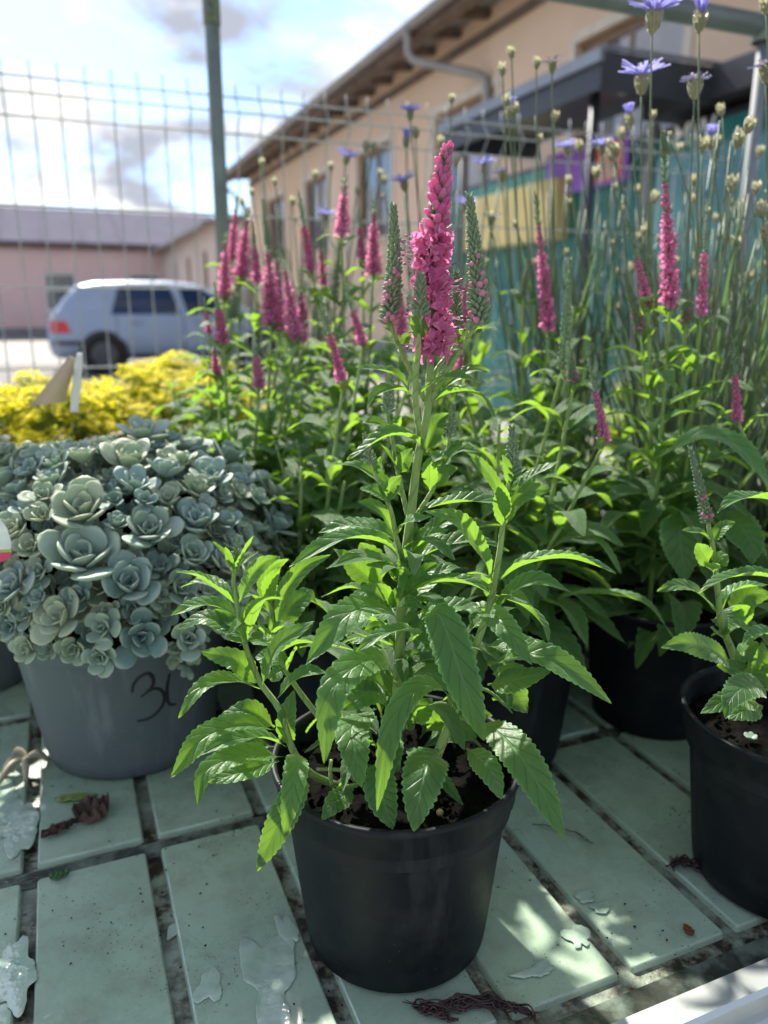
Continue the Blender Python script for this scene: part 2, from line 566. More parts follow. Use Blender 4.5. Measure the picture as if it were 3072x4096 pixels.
def fold(z):
    d = ZF - z
    for c in (0.035, 0.59, 1.15):
        if abs(d - c) < 0.036:
            return -0.03 * (1 - abs(d - c) / 0.036)
    return 0.0


path = [(0, fold(ZF + 0.03 - 0.0), ZF + 0.03)]
for z in (ZF, ZF - 0.035, ZF - 0.071, ZF - 0.235, ZF - 0.39, ZF - 0.554, ZF - 0.59, ZF - 0.626, ZF - 0.78, ZF - 0.94, ZF - 1.115, ZF - 1.15, ZF - 1.186, ZF - 1.38):
    path.append((0, fold(z), z))
mb = MB(); mb.tube(path, 0.0016, 6)
wv = mb.mesh('vertical_wire', M_WIRE)
for i in range(46):
    obj('vertical_wire', wv, fence, Matrix.Translation((-0.55 + 0.05 * i, 0, 0)))
mb = MB(); mb.tube([(-0.6, 0, 0), (1.75, 0, 0)], 0.0022, 6)
wh = mb.mesh('horizontal_wire', M_WIRE)
for p in path[1:]:
    obj('horizontal_wire', wh, fence, Matrix.Translation((0, p[1] - 0.005, p[2])))

# ---------------------------------------------------------------- tube frame: post, cross tube, post
M_TUBE = plain('grey_green_tube', (0.135, 0.165, 0.150), 0.38, 0.35, 0.25, 14)
M_TUBE2 = plain('light_grey_tube', (0.15, 0.165, 0.18), 0.65, 0.0, 0.15, 14)
pl = at(463 * D, 150 * D, 1.72)
post = empty('tall_tube_post', (pl.x, pl.y, 0), 'tall dark grey-green metal tube post standing left beside the fence', 'post')
mb = MB(); mb.tube([(0, 0, 0), (0, 0, 2.6)], 0.0150, 16)
obj('tube', mb.mesh('tube', M_TUBE), post)
zj = at(458 * D, 55 * D, pl.y).z
mb = MB(); mb.tube([(0, 0, zj), (0, 0, 2.6)], 0.0172, 16); obj('sleeve', mb.mesh('sleeve', M_TUBE), post)
mb = MB(); mb.tube([(0, -0.017, zj + 0.02), (0, -0.024, zj + 0.02)], 0.006, 8); obj('bolt', mb.mesh('bolt', M_TUBE), post)
pr = at(1655 * D, 57 * D, 1.80)
frame = empty('tube_crossbar_frame', (pr.x, pr.y, 0), 'grey tube crossbar on a light grey post at the upper right', 'frame')
mb = MB(); mb.tube([Vector((0.03, 0.012, pr.z)), Vector((0, 0, pr.z)) - U * 1.6], 0.0215, 16); obj('crossbar', mb.mesh('crossbar', M_TUBE), frame)
mb = MB(); mb.tube([(0, 0, ZT - 0.005), (0, 0, pr.z - 0.015)], 0.013, 14); obj('post', mb.mesh('post', M_TUBE2), frame)
mb = MB(); mb.tube([Vector((0, 0, pr.z - 0.015)) - U * 1.59, Vector((0, 0, ZT - 0.005)) - U * 1.59], 0.013, 14); obj('post', mb.mesh('post', M_TUBE2), frame)
mb = MB(); mb.lathe([(0.026, -0.03), (0.028, -0.02), (0.028, 0.02), (0.0, 0.022)], 16, 0, (0, 0, pr.z)); obj('joint', mb.mesh('joint', M_TUBE), frame)

# ---------------------------------------------------------------- buildings
def wall_mat(name, c1, c2, scale=0.8):
    m, nt, b, o = mat(name)
    p = pos(nt)
    f = noise_n(nt, scale, 6, p, 0.6); g_ = noise_n(nt, 25, 4, p)
    c = ramp(nt, f, [(0.3, c1), (0.7, c2)])
    nt.links.new(mixc(nt, mth(nt, 'MULTIPLY', g_, 0.2), c, tuple(x * 0.8 for x in c1)), b.inputs['Base Color'])
    b.inputs['Roughness'].default_value = 0.9
    bump(nt, b, g_, 0.3, 0.01)
    return m


M_ORANGE = wall_mat('orange_render', (0.70, 0.49, 0.33), (0.78, 0.58, 0.43))
M_PINKW = wall_mat('pink_render', (0.70, 0.48, 0.46), (0.76, 0.55, 0.52))
M_PALEW = wall_mat('pale_pink_render', (0.62, 0.50, 0.43), (0.68, 0.56, 0.50))
M_BROWNF = plain('brown_window_frame', (0.20, 0.13, 0.075), 0.6, 0, 0.25, 20)
M_CREAM = plain('cream_trim', (0.66, 0.58, 0.47), 0.7, 0, 0.1, 10)
M_GUT = plain('grey_gutter', (0.30, 0.28, 0.26), 0.45, 0.3, 0.2, 5)
M_WOODD = plain('weathered_wood_soffit', (0.16, 0.115, 0.085), 0.85, 0, 0.4, 6, 0.4, 20)
M_ROOFM = plain('violet_grey_metal_roof', (0.150, 0.143, 0.178), 0.9, 0.0, 0.1, 2, spec=0.0)
M_ROOFD = plain('grey_roof_sheet', (0.26, 0.24, 0.23), 0.7, 0, 0.2, 2)
M_PLINTH = plain('grey_plinth', (0.22, 0.21, 0.21), 0.85, 0, 0.2, 4)
M_WHITE = plain('white_paint', (0.76, 0.76, 0.74), 0.5, 0, 0.06, 6)
M_DARK = plain('charcoal_metal', (0.035, 0.040, 0.048), 0.45, 0.2, 0.2, 6)
M_BLIND = plain('pale_blind', (0.42, 0.42, 0.44), 0.8, 0, 0.1, 6)


def glass_mat(name, col, rough=0.05):
    m, nt, b, o = mat(name)
    f = noise_n(nt, 1.5, 4, pos(nt))
    nt.links.new(ramp(nt, f, [(0.35, tuple(c * 0.6 for c in col)), (0.65, tuple(c * 1.4 for c in col))]), b.inputs['Base Color'])
    b.inputs['Roughness'].default_value = rough
    b.inputs['Specular IOR Level'].default_value = 0.8
    return m


M_GLASS = glass_mat('window_glass', (0.07, 0.08, 0.09))
M_CARGLASS = glass_mat('dark_car_glass', (0.010, 0.018, 0.045))


def part(name, parent, mat_, *boxes, smooth=False):
    mb = MB()
    for lo, hi in boxes:
        mb.box(lo, hi)
    return obj(name, mb.mesh(name, mat_, smooth), parent)


def wall_with_holes(parent, name, m, s, t0, t1, z0, z1, holes, thick=0.35):
    """a wall in the plane s=const (yard frame), facing -s, holes = [(ta,tb,za,zb)]"""
    mb = MB()
    ts = sorted({t0, t1} | {h[0] for h in holes} | {h[1] for h in holes})
    zs = sorted({z0, z1} | {h[2] for h in holes} | {h[3] for h in holes})
    for i in range(len(ts) - 1):
        for j in range(len(zs) - 1):
            tm, zm = (ts[i] + ts[i + 1]) / 2, (zs[j] + zs[j + 1]) / 2
            if any(h[0] < tm < h[1] and h[2] < zm < h[3] for h in holes):
                continue
            mb.grid([[(s, ts[i], zs[j]), (s, ts[i], zs[j + 1])], [(s, ts[i + 1], zs[j]), (s, ts[i + 1], zs[j + 1])]])
    for a, b_, c, d in holes:
        e = s + 0.16
        mb.grid([[(s, a, c), (e, a, c)], [(s, a, d), (e, a, d)], [(s, b_, d), (e, b_, d)], [(s, b_, c), (e, b_, c)], [(s, a, c), (e, a, c)]])
    # end faces and back
    e = s + 7.0
    mb.grid([[(s, t1, z0), (s, t1, z1)], [(e, t1, z0), (e, t1, z1)]])
    mb.grid([[(s, t0, z0), (s, t0, z1)], [(e, t0, z0), (e, t0, z1)]])
    return obj(name, mb.mesh(name, m, False), parent)


def window(parent, s, a, b_, c, d, frame_m, bars=1, glass=None, blind=False, trim=None):
    w = part('window', parent, frame_m,
             ((s + 0.06, a, c), (s + 0.13, a + 0.09, d)), ((s + 0.06, b_ - 0.09, c), (s + 0.13, b_, d)),
             ((s + 0.062, a + 0.09, d - 0.09), (s + 0.128, b_ - 0.09, d)), ((s + 0.062, a + 0.09, c), (s + 0.128, b_ - 0.09, c + 0.09)),
             *[((s + 0.064, a + (b_ - a) * (k + 1) / (bars + 1) - 0.03, c + 0.09), (s + 0.126, a + (b_ - a) * (k + 1) / (bars + 1) + 0.03, d - 0.09)) for k in range(bars)])
    for k in range(bars + 1):
        x0 = a + (b_ - a) * k / (bars + 1) + 0.05; x1 = a + (b_ - a) * (k + 1) / (bars + 1) - 0.05
        pane = part('pane', parent, glass or M_GLASS, ((s + 0.09, x0, c + 0.06), (s + 0.1, x1, d - 0.06)))
        pane.parent = w
    sl = part('sill', parent, trim or M_CREAM, ((s - 0.06, a - 0.05, c - 0.05), (s + 0.12, b_ + 0.05, c - 0.002))); sl.parent = w
    if blind:
        bl = part('blind', parent, M_BLIND, ((s + 0.072, a + (b_ - a) * 0.06, c + 0.1), (s + 0.088, a + (b_ - a) * 0.62, d - 0.1))); bl.parent = w
    return w


# -- main orange building
SW = 4.85
hall = empty('orange_building', st(SW, 12, 0), 'long orange rendered building with wooden eaves, gutter and brown framed windows', 'building')
hall.rotation_euler = (0, 0, UA); hall.location = (0, 0, 0)
holes = [(5.45, 6.9, 2.1, 3.45), (8.4, 9.95, 2.1, 3.45), (11.4, 12.85, 2.1, 3.45), (14.4, 15.85, 2.1, 3.45), (17.4, 18.85, 2.1, 3.45)]
wall_with_holes(hall, 'wall', M_ORANGE, SW, 1.5, 20.6, 0.5, 4.45, holes)
part('plinth', hall, M_PLINTH, ((SW - 0.04, 1.48, 0), (SW + 6.9, 20.62, 0.5)))
for k, (a, b_, c, d) in enumerate(holes):
    w = window(hall, SW, a, b_, c, d, M_BROWNF, 1, blind=(k < 2))
    tr = part('surround', hall, M_CREAM, ((SW - 0.02, a - 0.10, c - 0.05), (SW - 0.002, a - 0.002, d + 0.1)), ((SW - 0.02, b_ + 0.002, c - 0.05), (SW - 0.002, b_ + 0.10, d + 0.1)),
              ((SW - 0.022, a - 0.002, d + 0.002), (SW - 0.002, b_ + 0.002, d + 0.1)))
    tr.parent = w
roof = part('roof', hall, M_ROOFD)
mb = MB()
for (sa, za), (sb, zb) in (((SW - 0.60, 4.20), (SW + 3.5, 4.75)), ((SW + 3.5, 4.75), (SW + 7.5, 4.2))):
    for dz in (0, 0.06):
        pass
    mb.grid([[(sa, 1.2, za + 0.07), (sb, 1.2, zb + 0.07)], [(sa, 20.95, za + 0.07), (sb, 20.95, zb + 0.07)]])
    mb.grid([[(sa, 1.2, za), (sb, 1.2, zb)], [(sa, 20.95, za), (sb, 20.95, zb)]])
    mb.grid([[(sa, 20.95, za), (sb, 20.95, zb)], [(sa, 20.95, za + 0.07), (sb, 20.95, zb + 0.07)]])
mb.grid([[(SW - 0.6, 1.2, 4.2), (SW - 0.6, 20.95, 4.2)], [(SW - 0.6, 1.2, 4.27), (SW - 0.6, 20.95, 4.27)]])
bpy.data.objects.remove(roof)
roof = obj('roof', mb.mesh('roof', M_ROOFD, False), hall)
# soffit planks and rafters
mb = MB(); mb.box((SW - 0.58, 1.25, 4.115), (SW - 0.42, 20.9, 4.195)); obj('fascia_board', mb.mesh('fascia_board', M_WOODD, False), hall)
mb = MB(); mb.box((0, -0.04, -0.03), (0.62, 0.04, 0.05)); raf = mb.mesh('rafter', M_WOODD, False)
for k in range(28):
    obj('rafter', raf, hall, Matrix.Translation((SW - 0.42, 1.6 + 0.7 * k, 4.15)) @ Matrix.Rotation(-0.12, 4, 'Y'))
mb = MB(); mb.box((SW - 0.02, 1.5, 3.98), (SW - 0.002, 20.6, 4.09)); obj('wall_plate', mb.mesh('wall_plate', M_WOODD, False), hall)
# half-round gutter
rows = []
for t in (1.1, 21.0):
    rows.append([(SW - 0.665 + 0.075 * math.cos(a), t, 4.245 + 0.075 * math.sin(a)) for a in [PI + PI * k / 8 for k in range(9)]] +
                [(SW - 0.665 + 0.068 * math.cos(a), t, 4.247 + 0.068 * math.sin(a)) for a in [2 * PI - PI * k / 8 for k in range(9)]])
mb = MB(); mb.grid(rows); gut = obj('gutter', mb.mesh('gutter', M_GUT), hall)
mb = MB()
DT = 9.35
mb.tube(catmull([(SW - 0.665, DT, 4.19), (SW - 0.665, DT, 4.0), (SW - 0.62, DT - 0.03, 3.88), (SW - 0.35, DT - 0.42, 3.72), (SW - 0.12, DT - 0.78, 3.58), (SW - 0.07, DT - 0.84, 3.45), (SW - 0.07, DT - 0.84, 2.6), (SW - 0.07, DT - 0.84, 0.3)], 40), 0.05, 12)
obj('downpipe', mb.mesh('downpipe', M_GUT), hall)
mb = MB()
mb.tube([(SW - 0.665, 20.7, 4.19), (SW - 0.6, 20.7, 4.0), (SW - 0.1, 20.7, 3.55), (SW - 0.07, 20.7, 0.2)], 0.05, 10)
obj('downpipe', mb.mesh('downpipe', M_GUT), hall)

# -- lower annex
SA = 4.05
annex = empty('pale_annex', (0, 0, 0), 'low pale pink annex wing running back to the far building', 'building', rz=UA)
holes = [(22.6, 23.3, 1.5, 2.6), (25.6, 26.3, 1.5, 2.6), (28.6, 29.3, 1.5, 2.6)]
wall_with_holes(annex, 'wall', M_PALEW, SA, 21.2, 32.4, 0.0, 3.2, holes)
for h in holes:
    window(annex, SA, *h, M_BROWNF, 0)
mb = MB()
mb.grid([[(SA - 0.3, 21.0, 3.2), (SA + 4, 21.0, 4.0)], [(SA - 0.3, 32.4, 3.2), (SA + 4, 32.4, 4.0)]])
mb.grid([[(SA - 0.3, 21.0, 3.14), (SA + 4, 21.0, 3.9)], [(SA - 0.3, 32.4, 3.14), (SA + 4, 32.4, 3.9)]])
mb.grid([[(SA - 0.3, 21.0, 3.14), (SA - 0.3, 21.0, 3.2)], [(SA - 0.3, 32.4, 3.14), (SA - 0.3, 32.4, 3.2)]])
mb.grid([[(SA - 0.3, 21.0, 3.14), (SA - 0.3, 21.0, 3.2)], [(SA + 4, 21.0, 3.9), (SA + 4, 21.0, 4.0)]])
obj('roof', mb.mesh('roof', M_ROOFD, False), annex)
mb = MB(); mb.box((SA - 0.38, 21.0, 3.10), (SA - 0.302, 32.4, 3.19)); obj('gutter', mb.mesh('gutter', M_GUT, False), annex)

# -- pink building across the yard (its front is a plane t = const)
TP = 32.5
pink = empty('pink_building', (0, 0, 0), 'long low pink building with violet grey roof behind the silver car', 'building', rz=UA)
ph = []
for k in range(7):
    a = -15.5 + 3.05 * k
    ph.append((a, a + 1.15))
mb = MB()
xs = sorted([-24.0, SA + 0.02] + [x for h in ph for x in h])
for i in range(len(xs) - 1):
    xm = (xs[i] + xs[i + 1]) / 2
    hole = any(h[0] < xm < h[1] for h in ph)
    for z0, z1 in ((0.35, 0.95), (0.95, 2.35), (2.35, 3.42)):
        if hole and z0 == 0.95:
            continue
        mb.grid([[(xs[i], TP, z0), (xs[i + 1], TP, z0)], [(xs[i], TP, z1), (xs[i + 1], TP, z1)]])
for a, b_ in ph:
    e = TP + 0.18
    mb.grid([[(a, TP, 0.95), (a, e, 0.95)], [(a, TP, 2.35), (a, e, 2.35)], [(b_, TP, 2.35), (b_, e, 2.35)], [(b_, TP, 0.95), (b_, e, 0.95)], [(a, TP, 0.95), (a, e, 0.95)]])
mb.grid([[(-24, TP, 0.35), (-24, TP + 6, 0.35)], [(-24, TP, 3.42), (-24, TP + 6, 3.42)]])
obj('wall', mb.mesh('wall', M_PINKW, False), pink)
part('plinth', pink, M_PLINTH, ((-24.03, TP - 0.05, 0), (SA + 0.02, TP + 6, 0.35)))
part('eaves_band', pink, M_WOODD, ((-24.3, TP - 0.25, 3.2), (SA, TP - 0.003, 3.4)))
for a, b_ in ph:
    w = part('window', pink, M_WHITE, ((a, TP + 0.06, 0.95), (a + 0.08, TP + 0.14, 2.35)), ((b_ - 0.08, TP + 0.06, 0.95), (b_, TP + 0.14, 2.35)),
             ((a + 0.08, TP + 0.062, 2.27), (b_ - 0.08, TP + 0.138, 2.35)), ((a + 0.08, TP + 0.062, 0.95), (b_ - 0.08, TP + 0.138, 1.03)), ((a + 0.08, TP + 0.064, 1.72), (b_ - 0.08, TP + 0.136, 1.79)))
    for z0, z1 in ((1.0, 1.74), (1.77, 2.3)):
        p_ = part('pane', pink, M_GLASS, ((a + 0.05, TP + 0.1, z0), (b_ - 0.05, TP + 0.11, z1))); p_.parent = w
    p_ = part('sill', pink, M_WHITE, ((a - 0.06, TP - 0.08, 0.88), (b_ + 0.06, TP + 0.12, 0.948))); p_.parent = w
mb = MB()
mb.grid([[(-24.4, TP - 0.4, 3.42), (SA + 3, TP - 0.4, 3.42)], [(-24.4, TP + 5, 5.15), (SA + 3, TP + 5, 5.15)], [(-24.4, TP + 10, 3.42), (SA + 3, TP + 10, 3.42)]])
mb.grid([[(-24.4, TP - 0.4, 3.33), (SA + 3, TP - 0.4, 3.33)], [(-24.4, TP - 0.4, 3.42), (SA + 3, TP - 0.4, 3.42)]])
mb.grid([[(-24.4, TP - 0.4, 3.33), (SA + 3, TP - 0.4, 3.33)], [(-24.4, TP, 3.41), (SA + 3, TP, 3.41)]])
rf = obj('roof', mb.mesh('roof', M_ROOFM, False), pink)
mb = MB()
mb.grid([[(-0.02, -0.4, 3.425), (0.02, -0.4, 3.425)], [(-0.02, -0.4, 3.46), (0.02, -0.4, 3.46)], [(-0.02, 5, 5.19), (0.02, 5, 5.19)], [(0.02, 5, 5.15), (0.02, 5, 5.16)]])
mb = MB()
sl = (5.15 - 3.42) / 5.4
mb.v = []
for x in (-0.025, 0.025):
    for y, z in ((-0.4, 3.425), (5, 5.155), (5, 5.2), (-0.4, 3.47)):
        mb.vert((x, y, z))
for q in ((0, 1, 2, 3), (4, 7, 6, 5), (0, 4, 5, 1), (3, 2, 6, 7), (0, 3, 7, 4)):
    mb.face(q)
seam = mb.mesh('roof_seam', M_ROOFM, False)
for k in range(20):
    s_ = obj('roof_seam', seam, rf, Matrix.Translation((-24 + 1.4 * k, TP, 0)))

# -- teal shop cabin with dark canopies
M_TEAL = plain('teal_panel', (0.022, 0.165, 0.150), 0.45, 0, 0.18, 3)
M_TEALG = glass_mat('teal_glazing', (0.035, 0.19, 0.18), 0.12)
M_PURPLE = plain('purple_print', (0.30, 0.13, 0.62), 0.5, 0, 0.08, 5)
M_RED = plain('orange_red_print', (0.72, 0.13, 0.06), 0.5, 0, 0.08, 5)
M_YEL = plain('pale_yellow_board', (0.62, 0.50, 0.20), 0.6, 0, 0.08, 4)
SK = 3.92
shop = empty('teal_shop_cabin', (0, 0, 0), 'teal shop cabin with dark flat roof and posters behind the blue flowers', 'cabin', rz=UA)
mb = MB()
n = 60
for k in range(n):                                      # horizontal boards of the cladding
    pass
bd = MB(); bd.box((0, 2.0, 0), (0.05, 8.1, 0.185)); bdm = bd.mesh('cladding_board', M_TEAL, False)
for k in range(11):
    obj('cladding_board', bdm, shop, Matrix.Translation((SK + (0.006 if k % 2 else 0.0), 0, 0.06 + 0.19 * k)))
part('inner_wall', shop, M_DARK, ((SK + 0.06, 2.01, 0), (SK + 0.86, 8.09, 2.2)))
rfk = part('roof', shop, M_DARK, ((SK - 0.12, 1.8, 2.24), (SK + 0.9, 4.62, 2.42)))
part('glazing', shop, M_TEALG, ((SK - 0.03, 2.2, 0.95), (SK - 0.004, 4.55, 2.12)))
part('mullion', shop, M_TUBE2, ((SK - 0.05, 4.56, 0.0), (SK - 0.004, 4.66, 2.22)))
part('mullion', shop, M_TUBE2, ((SK - 0.05, 3.36, 0.9), (SK - 0.031, 3.42, 2.12)))
canopy = empty('dark_canopy', (0, 0, 0), 'dark charcoal flat canopy on slim posts in front of the teal cabin', 'canopy', rz=UA)
part('roof_slab', canopy, M_DARK, ((3.03, 4.05, 2.36), (3.9, 6.0, 2.40)))
part('fascia', canopy, M_DARK, ((3.0, 4.02, 2.22), (3.028, 6.03, 2.42)), ((3.03, 4.02, 2.222), (3.9, 4.048, 2.418)), ((3.03, 6.002, 2.222), (3.9, 6.03, 2.418)))
M_SLATE = plain('blue_grey_metal', (0.16, 0.18, 0.21), 0.4, 0.3, 0.15, 4)
part('edge_trim', canopy, M_SLATE, ((2.97, 4.0, 2.36), (2.998, 6.05, 2.43)), ((3.0, 3.99, 2.425), (3.9, 4.02, 2.44)))
for t in (4.2, 5.85):
    mb = MB(); mb.tube([(3.1, t, 0), (3.1, t, 2.36)], 0.03, 10); obj('post', mb.mesh('post', M_DARK), canopy)
mb = MB(); mb.tube([(3.2, 4.07, 2.33), (3.2, 4.07, 2.22)], 0.03, 10); obj('spot_lamp', mb.mesh('spot_lamp', M_TUBE2), canopy)


def on_shop(x, y, s=SK):
    """point of the plane s = const that this photograph pixel shows, as (t, z)"""
    r = ray(x * D, y * D)
    k = s / (r.x * U.x + r.y * U.y)
    p = CAMLOC + r * k
    return p.dot(V), p.z


t0, z0 = on_shop(1375, 285); t1, z1 = on_shop(1190, 430)
poster = empty('purple_poster', (0, 0, 0), 'purple poster with an orange-red square on the teal cabin wall', 'poster', rz=UA)
part('sheet', poster, M_PURPLE, ((SK - 0.06, t0, z1), (SK - 0.05, t1, z0)))
ta, za = on_shop(1362, 300); tb, zb = on_shop(1290, 400)
rp = part('print_block', poster, M_RED, ((SK - 0.066, ta, zb), (SK - 0.061, tb, za)))
for k, (f0, f1) in enumerate(((0.1, 0.72), (0.1, 0.9), (0.15, 0.8))):
    zc = za + (zb - za) * (0.26 + 0.26 * k)
    for j in range(7):
        fa = f0 + (f1 - f0) * j / 7
        c_ = part('lettering', poster, M_WHITE, ((SK - 0.070, ta + (tb - ta) * (fa + 0.015), zc - 0.045), (SK - 0.067, ta + (tb - ta) * (fa + 0.055), zc + 0.03)))
        c_.parent = rp
t0, z0 = on_shop(1235, 385); t1, z1 = on_shop(1015, 545)
yb = tag(part('yellow_board', None, M_YEL, ((SK - 0.14, t0, z1), (SK - 0.008, t1, z0))), 'pale yellow sign board fixed to the teal cabin wall', 'sign')
yb.rotation_euler = (0, 0, UA)
fc = bpy.data.curves.new('lettering', 'FONT'); fc.body = 'MW'; fc.size = 0.2; fc.extrude = 0.002
fo = bpy.data.objects.new('lettering', fc); COL.objects.link(fo)
fme = bpy.data.meshes.new_from_object(fo.evaluated_get(bpy.context.evaluated_depsgraph_get()))
bpy.data.objects.remove(fo); fme.materials.clear(); fme.materials.append(M_WHITE)
fo = obj('lettering', fme, shop)
tt, zz = on_shop(1452, 322, SK - 0.035)
fo.matrix_local = Matrix.Translation((SK - 0.036, tt, zz)) @ Matrix(((0, 0, -1, 0), (-1, 0, 0, 0), (0, 1, 0, 0), (0, 0, 0, 1)))

# ---------------------------------------------------------------- car
def build_car():
    M_SILVER, nt, b, o_ = mat('silver_blue_paint')
    f = noise_n(nt, 3, 4)
    nt.links.new(ramp(nt, f, [(0.3, (0.27, 0.34, 0.47)), (0.7, (0.32, 0.39, 0.51))]), b.inputs['Base Color'])
    b.inputs['Metallic'].default_value = 0.1; b.inputs['Roughness'].default_value = 0.42
    b.inputs['Coat Weight'].default_value = 0.3
    M_TYRE = plain('tyre_rubber', (0.015, 0.015, 0.016), 0.8)
    M_RIM = plain('wheel_rim', (0.10, 0.10, 0.11), 0.5, 0.3)  # darkened to carry the shade on the wheels in the colour
    M_TAIL = plain('red_lamp', (0.62, 0.03, 0.02), 0.25)
    M_BLACK = plain('black_trim', (0.02, 0.02, 0.022), 0.5)
    car = empty('silver_hatchback', (0, 0, 0), 'silver blue hatchback car parked side-on beyond the fence', 'car')
    # stations along the car, x=0 rear bumper .. 4.15 nose ; (x, zbottom, zbelt, ztop, half width low, half width top)
    S = [(0.00, 0.42, 0.62, 0.66, 0.70, 0.62), (0.05, 0.30, 0.80, 0.86, 0.80, 0.68), (0.14, 0.26, 0.92, 1.00, 0.84, 0.66), (0.30, 0.24, 0.95, 1.20, 0.86, 0.62),
         (0.48, 0.24, 0.95, 1.37, 0.868, 0.60), (0.75, 0.24, 0.95, 1.43, 0.87, 0.60), (1.3, 0.22, 0.945, 1.455, 0.87, 0.60), (1.9, 0.22, 0.94, 1.455, 0.87, 0.60),
         (2.3, 0.22, 0.935, 1.42, 0.87, 0.605), (2.7, 0.22, 0.93, 1.27, 0.868, 0.63), (3.05, 0.22, 0.93, 1.06, 0.862, 0.68), (3.3, 0.22, 0.90, 0.96, 0.855, 0.70),
         (3.7, 0.22, 0.83, 0.88, 0.83, 0.68), (4.0, 0.24, 0.72, 0.77, 0.76, 0.62), (4.12, 0.32, 0.58, 0.62, 0.66, 0.55), (4.15, 0.40, 0.52, 0.55, 0.60, 0.5)]

    def half(z, s_):
        x, zb, zl, zt, w0, w1 = s_
        if z <= zl:
            k = (z - zb) / max(1e-6, zl - zb)
            return w0 * (0.93 + 0.07 * math.sin(PI * min(1, k * 0.9 + 0.1)))
        k = (z - zl) / max(1e-6, zt - zl)
        return w0 * 0.952 + (w1 - w0 * 0.952) * k

    def section(s_):
        x, zb, zl, zt, w0, w1 = s_
        pts = [(x, 0, zb), (x, half(zb, s_) * 0.9, zb)]
        for k in (0.12, 0.4, 0.7, 0.93, 1.0):
            z = zb + (zl - zb) * k
            pts.append((x, half(z, s_), z))
        for k in (0.3, 0.6, 0.86):
            z = zl + (zt - zl) * k
            pts.append((x, half(z, s_), z))
        pts += [(x, half(zt, s_) * 0.93, zl + (zt - zl) * 0.97), (x, half(zt, s_) * 0.6, zt), (x, 0, zt + 0.008)]
        return pts + [(p[0], -p[1], p[2]) for p in pts[-2:0:-1]]

    # finer stations by interpolation
    SS = []
    for i in range(len(S) - 1):
        for k in range(3):
            t = k / 3
            SS.append(tuple(a + (b2 - a) * t for a, b2 in zip(S[i], S[i + 1])))
    SS.append(S[-1])
    mb = MB()
    ids = mb.grid([section(s_) for s_ in SS], 0, True)
    mb.face(ids[0]); mb.face(list(reversed(ids[-1])))
    body = obj('body', mb.mesh('body', M_SILVER), car)

    def stat(x):
        for i in range(len(S) - 1):
            if S[i][0] <= x <= S[i + 1][0]:
                t = (x - S[i][0]) / (S[i + 1][0] - S[i][0])
                return tuple(a + (b2 - a) * t for a, b2 in zip(S[i], S[i + 1]))
        return S[-1]

    def side_panel(name, poly_top, poly_bot, m, off, n=10, sides=(-1, 1), par=None):
        """panel on the car side between two polylines (x,z) of equal length"""
        for sg in sides:
            mb = MB()
            rows = []
            for k in range(5):
                row = []
                for (xa, za), (xb, zb) in zip(poly_bot, poly_top):
                    x, z = xa + (xb - xa) * k / 4, za + (zb - za) * k / 4
                    row.append((x, sg * (half(z, stat(x)) + off), z))
                rows.append(row)
            mb.grid(rows)
            obj(name, mb.mesh(name, m), par or car)

    def dens(a, b2, n=8):
        return [(a[0] + (b2[0] - a[0]) * k / n, a[1] + (b2[1] - a[1]) * k / n) for k in range(n + 1)]
    side_panel('rear_window', dens((1.10, 1.375), (1.88, 1.39)), dens((0.95, 0.93), (2.02, 0.93)), M_CARGLASS, 0.006)
    side_panel('front_window', dens((2.03, 1.375), (2.42, 1.315)), dens((2.13, 0.93), (2.95, 0.95)), M_CARGLASS, 0.006)
    side_panel('rub_strip', dens((0.75, 0.60), (3.1, 0.60)), dens((0.75, 0.54), (3.1, 0.54)), M_SILVER, 0.012)
    side_panel('sill_trim', dens((1.15, 0.31), (2.95, 0.31)), dens((1.15, 0.245), (2.95, 0.245)), M_BLACK, 0.004)
    side_panel('tail_lamp', dens((0.055, 0.83), (0.28, 0.83)), dens((0.055, 0.65), (0.34, 0.65)), M_TAIL, 0.008)
    side_panel('bumper_strip', dens((0.02, 0.53), (0.60, 0.53)), dens((0.02, 0.47), (0.60, 0.47)), M_BLACK, 0.012)
    for xx in (1.22, 2.25):
        for sg in (-1, 1):
            mb = MB(); mb.box((xx, sg * 0.865 - 0.02, 0.80), (xx + 0.18, sg * 0.865 + 0.02, 0.835)); obj('door_handle', mb.mesh('door_handle', M_SILVER, False), car)
    # door gaps
    for x0, x1 in ((1.02, 1.02), (2.06, 2.06), (3.02, 3.02)):
        side_panel('door_gap', [(x0 - 0.006, 0.93), (x0 + 0.006, 0.93)], [(x1 - 0.006, 0.32), (x1 + 0.006, 0.32)], M_BLACK, 0.003)
    # tailgate glass
    mb = MB()
    rows = []
    for z in (0.99, 1.08, 1.18, 1.28):
        x = 0.14 + (z - 1.0) / 0.2 * 0.16 if z <= 1.2 else 0.30 + (z - 1.2) / 0.17 * 0.18
        rows.append([(x - 0.012, y, z) for y in (-0.56, -0.3, 0, 0.3, 0.56)])
    mb.grid(rows); obj('tailgate_glass', mb.mesh('tailgate_glass', M_CARGLASS), car)
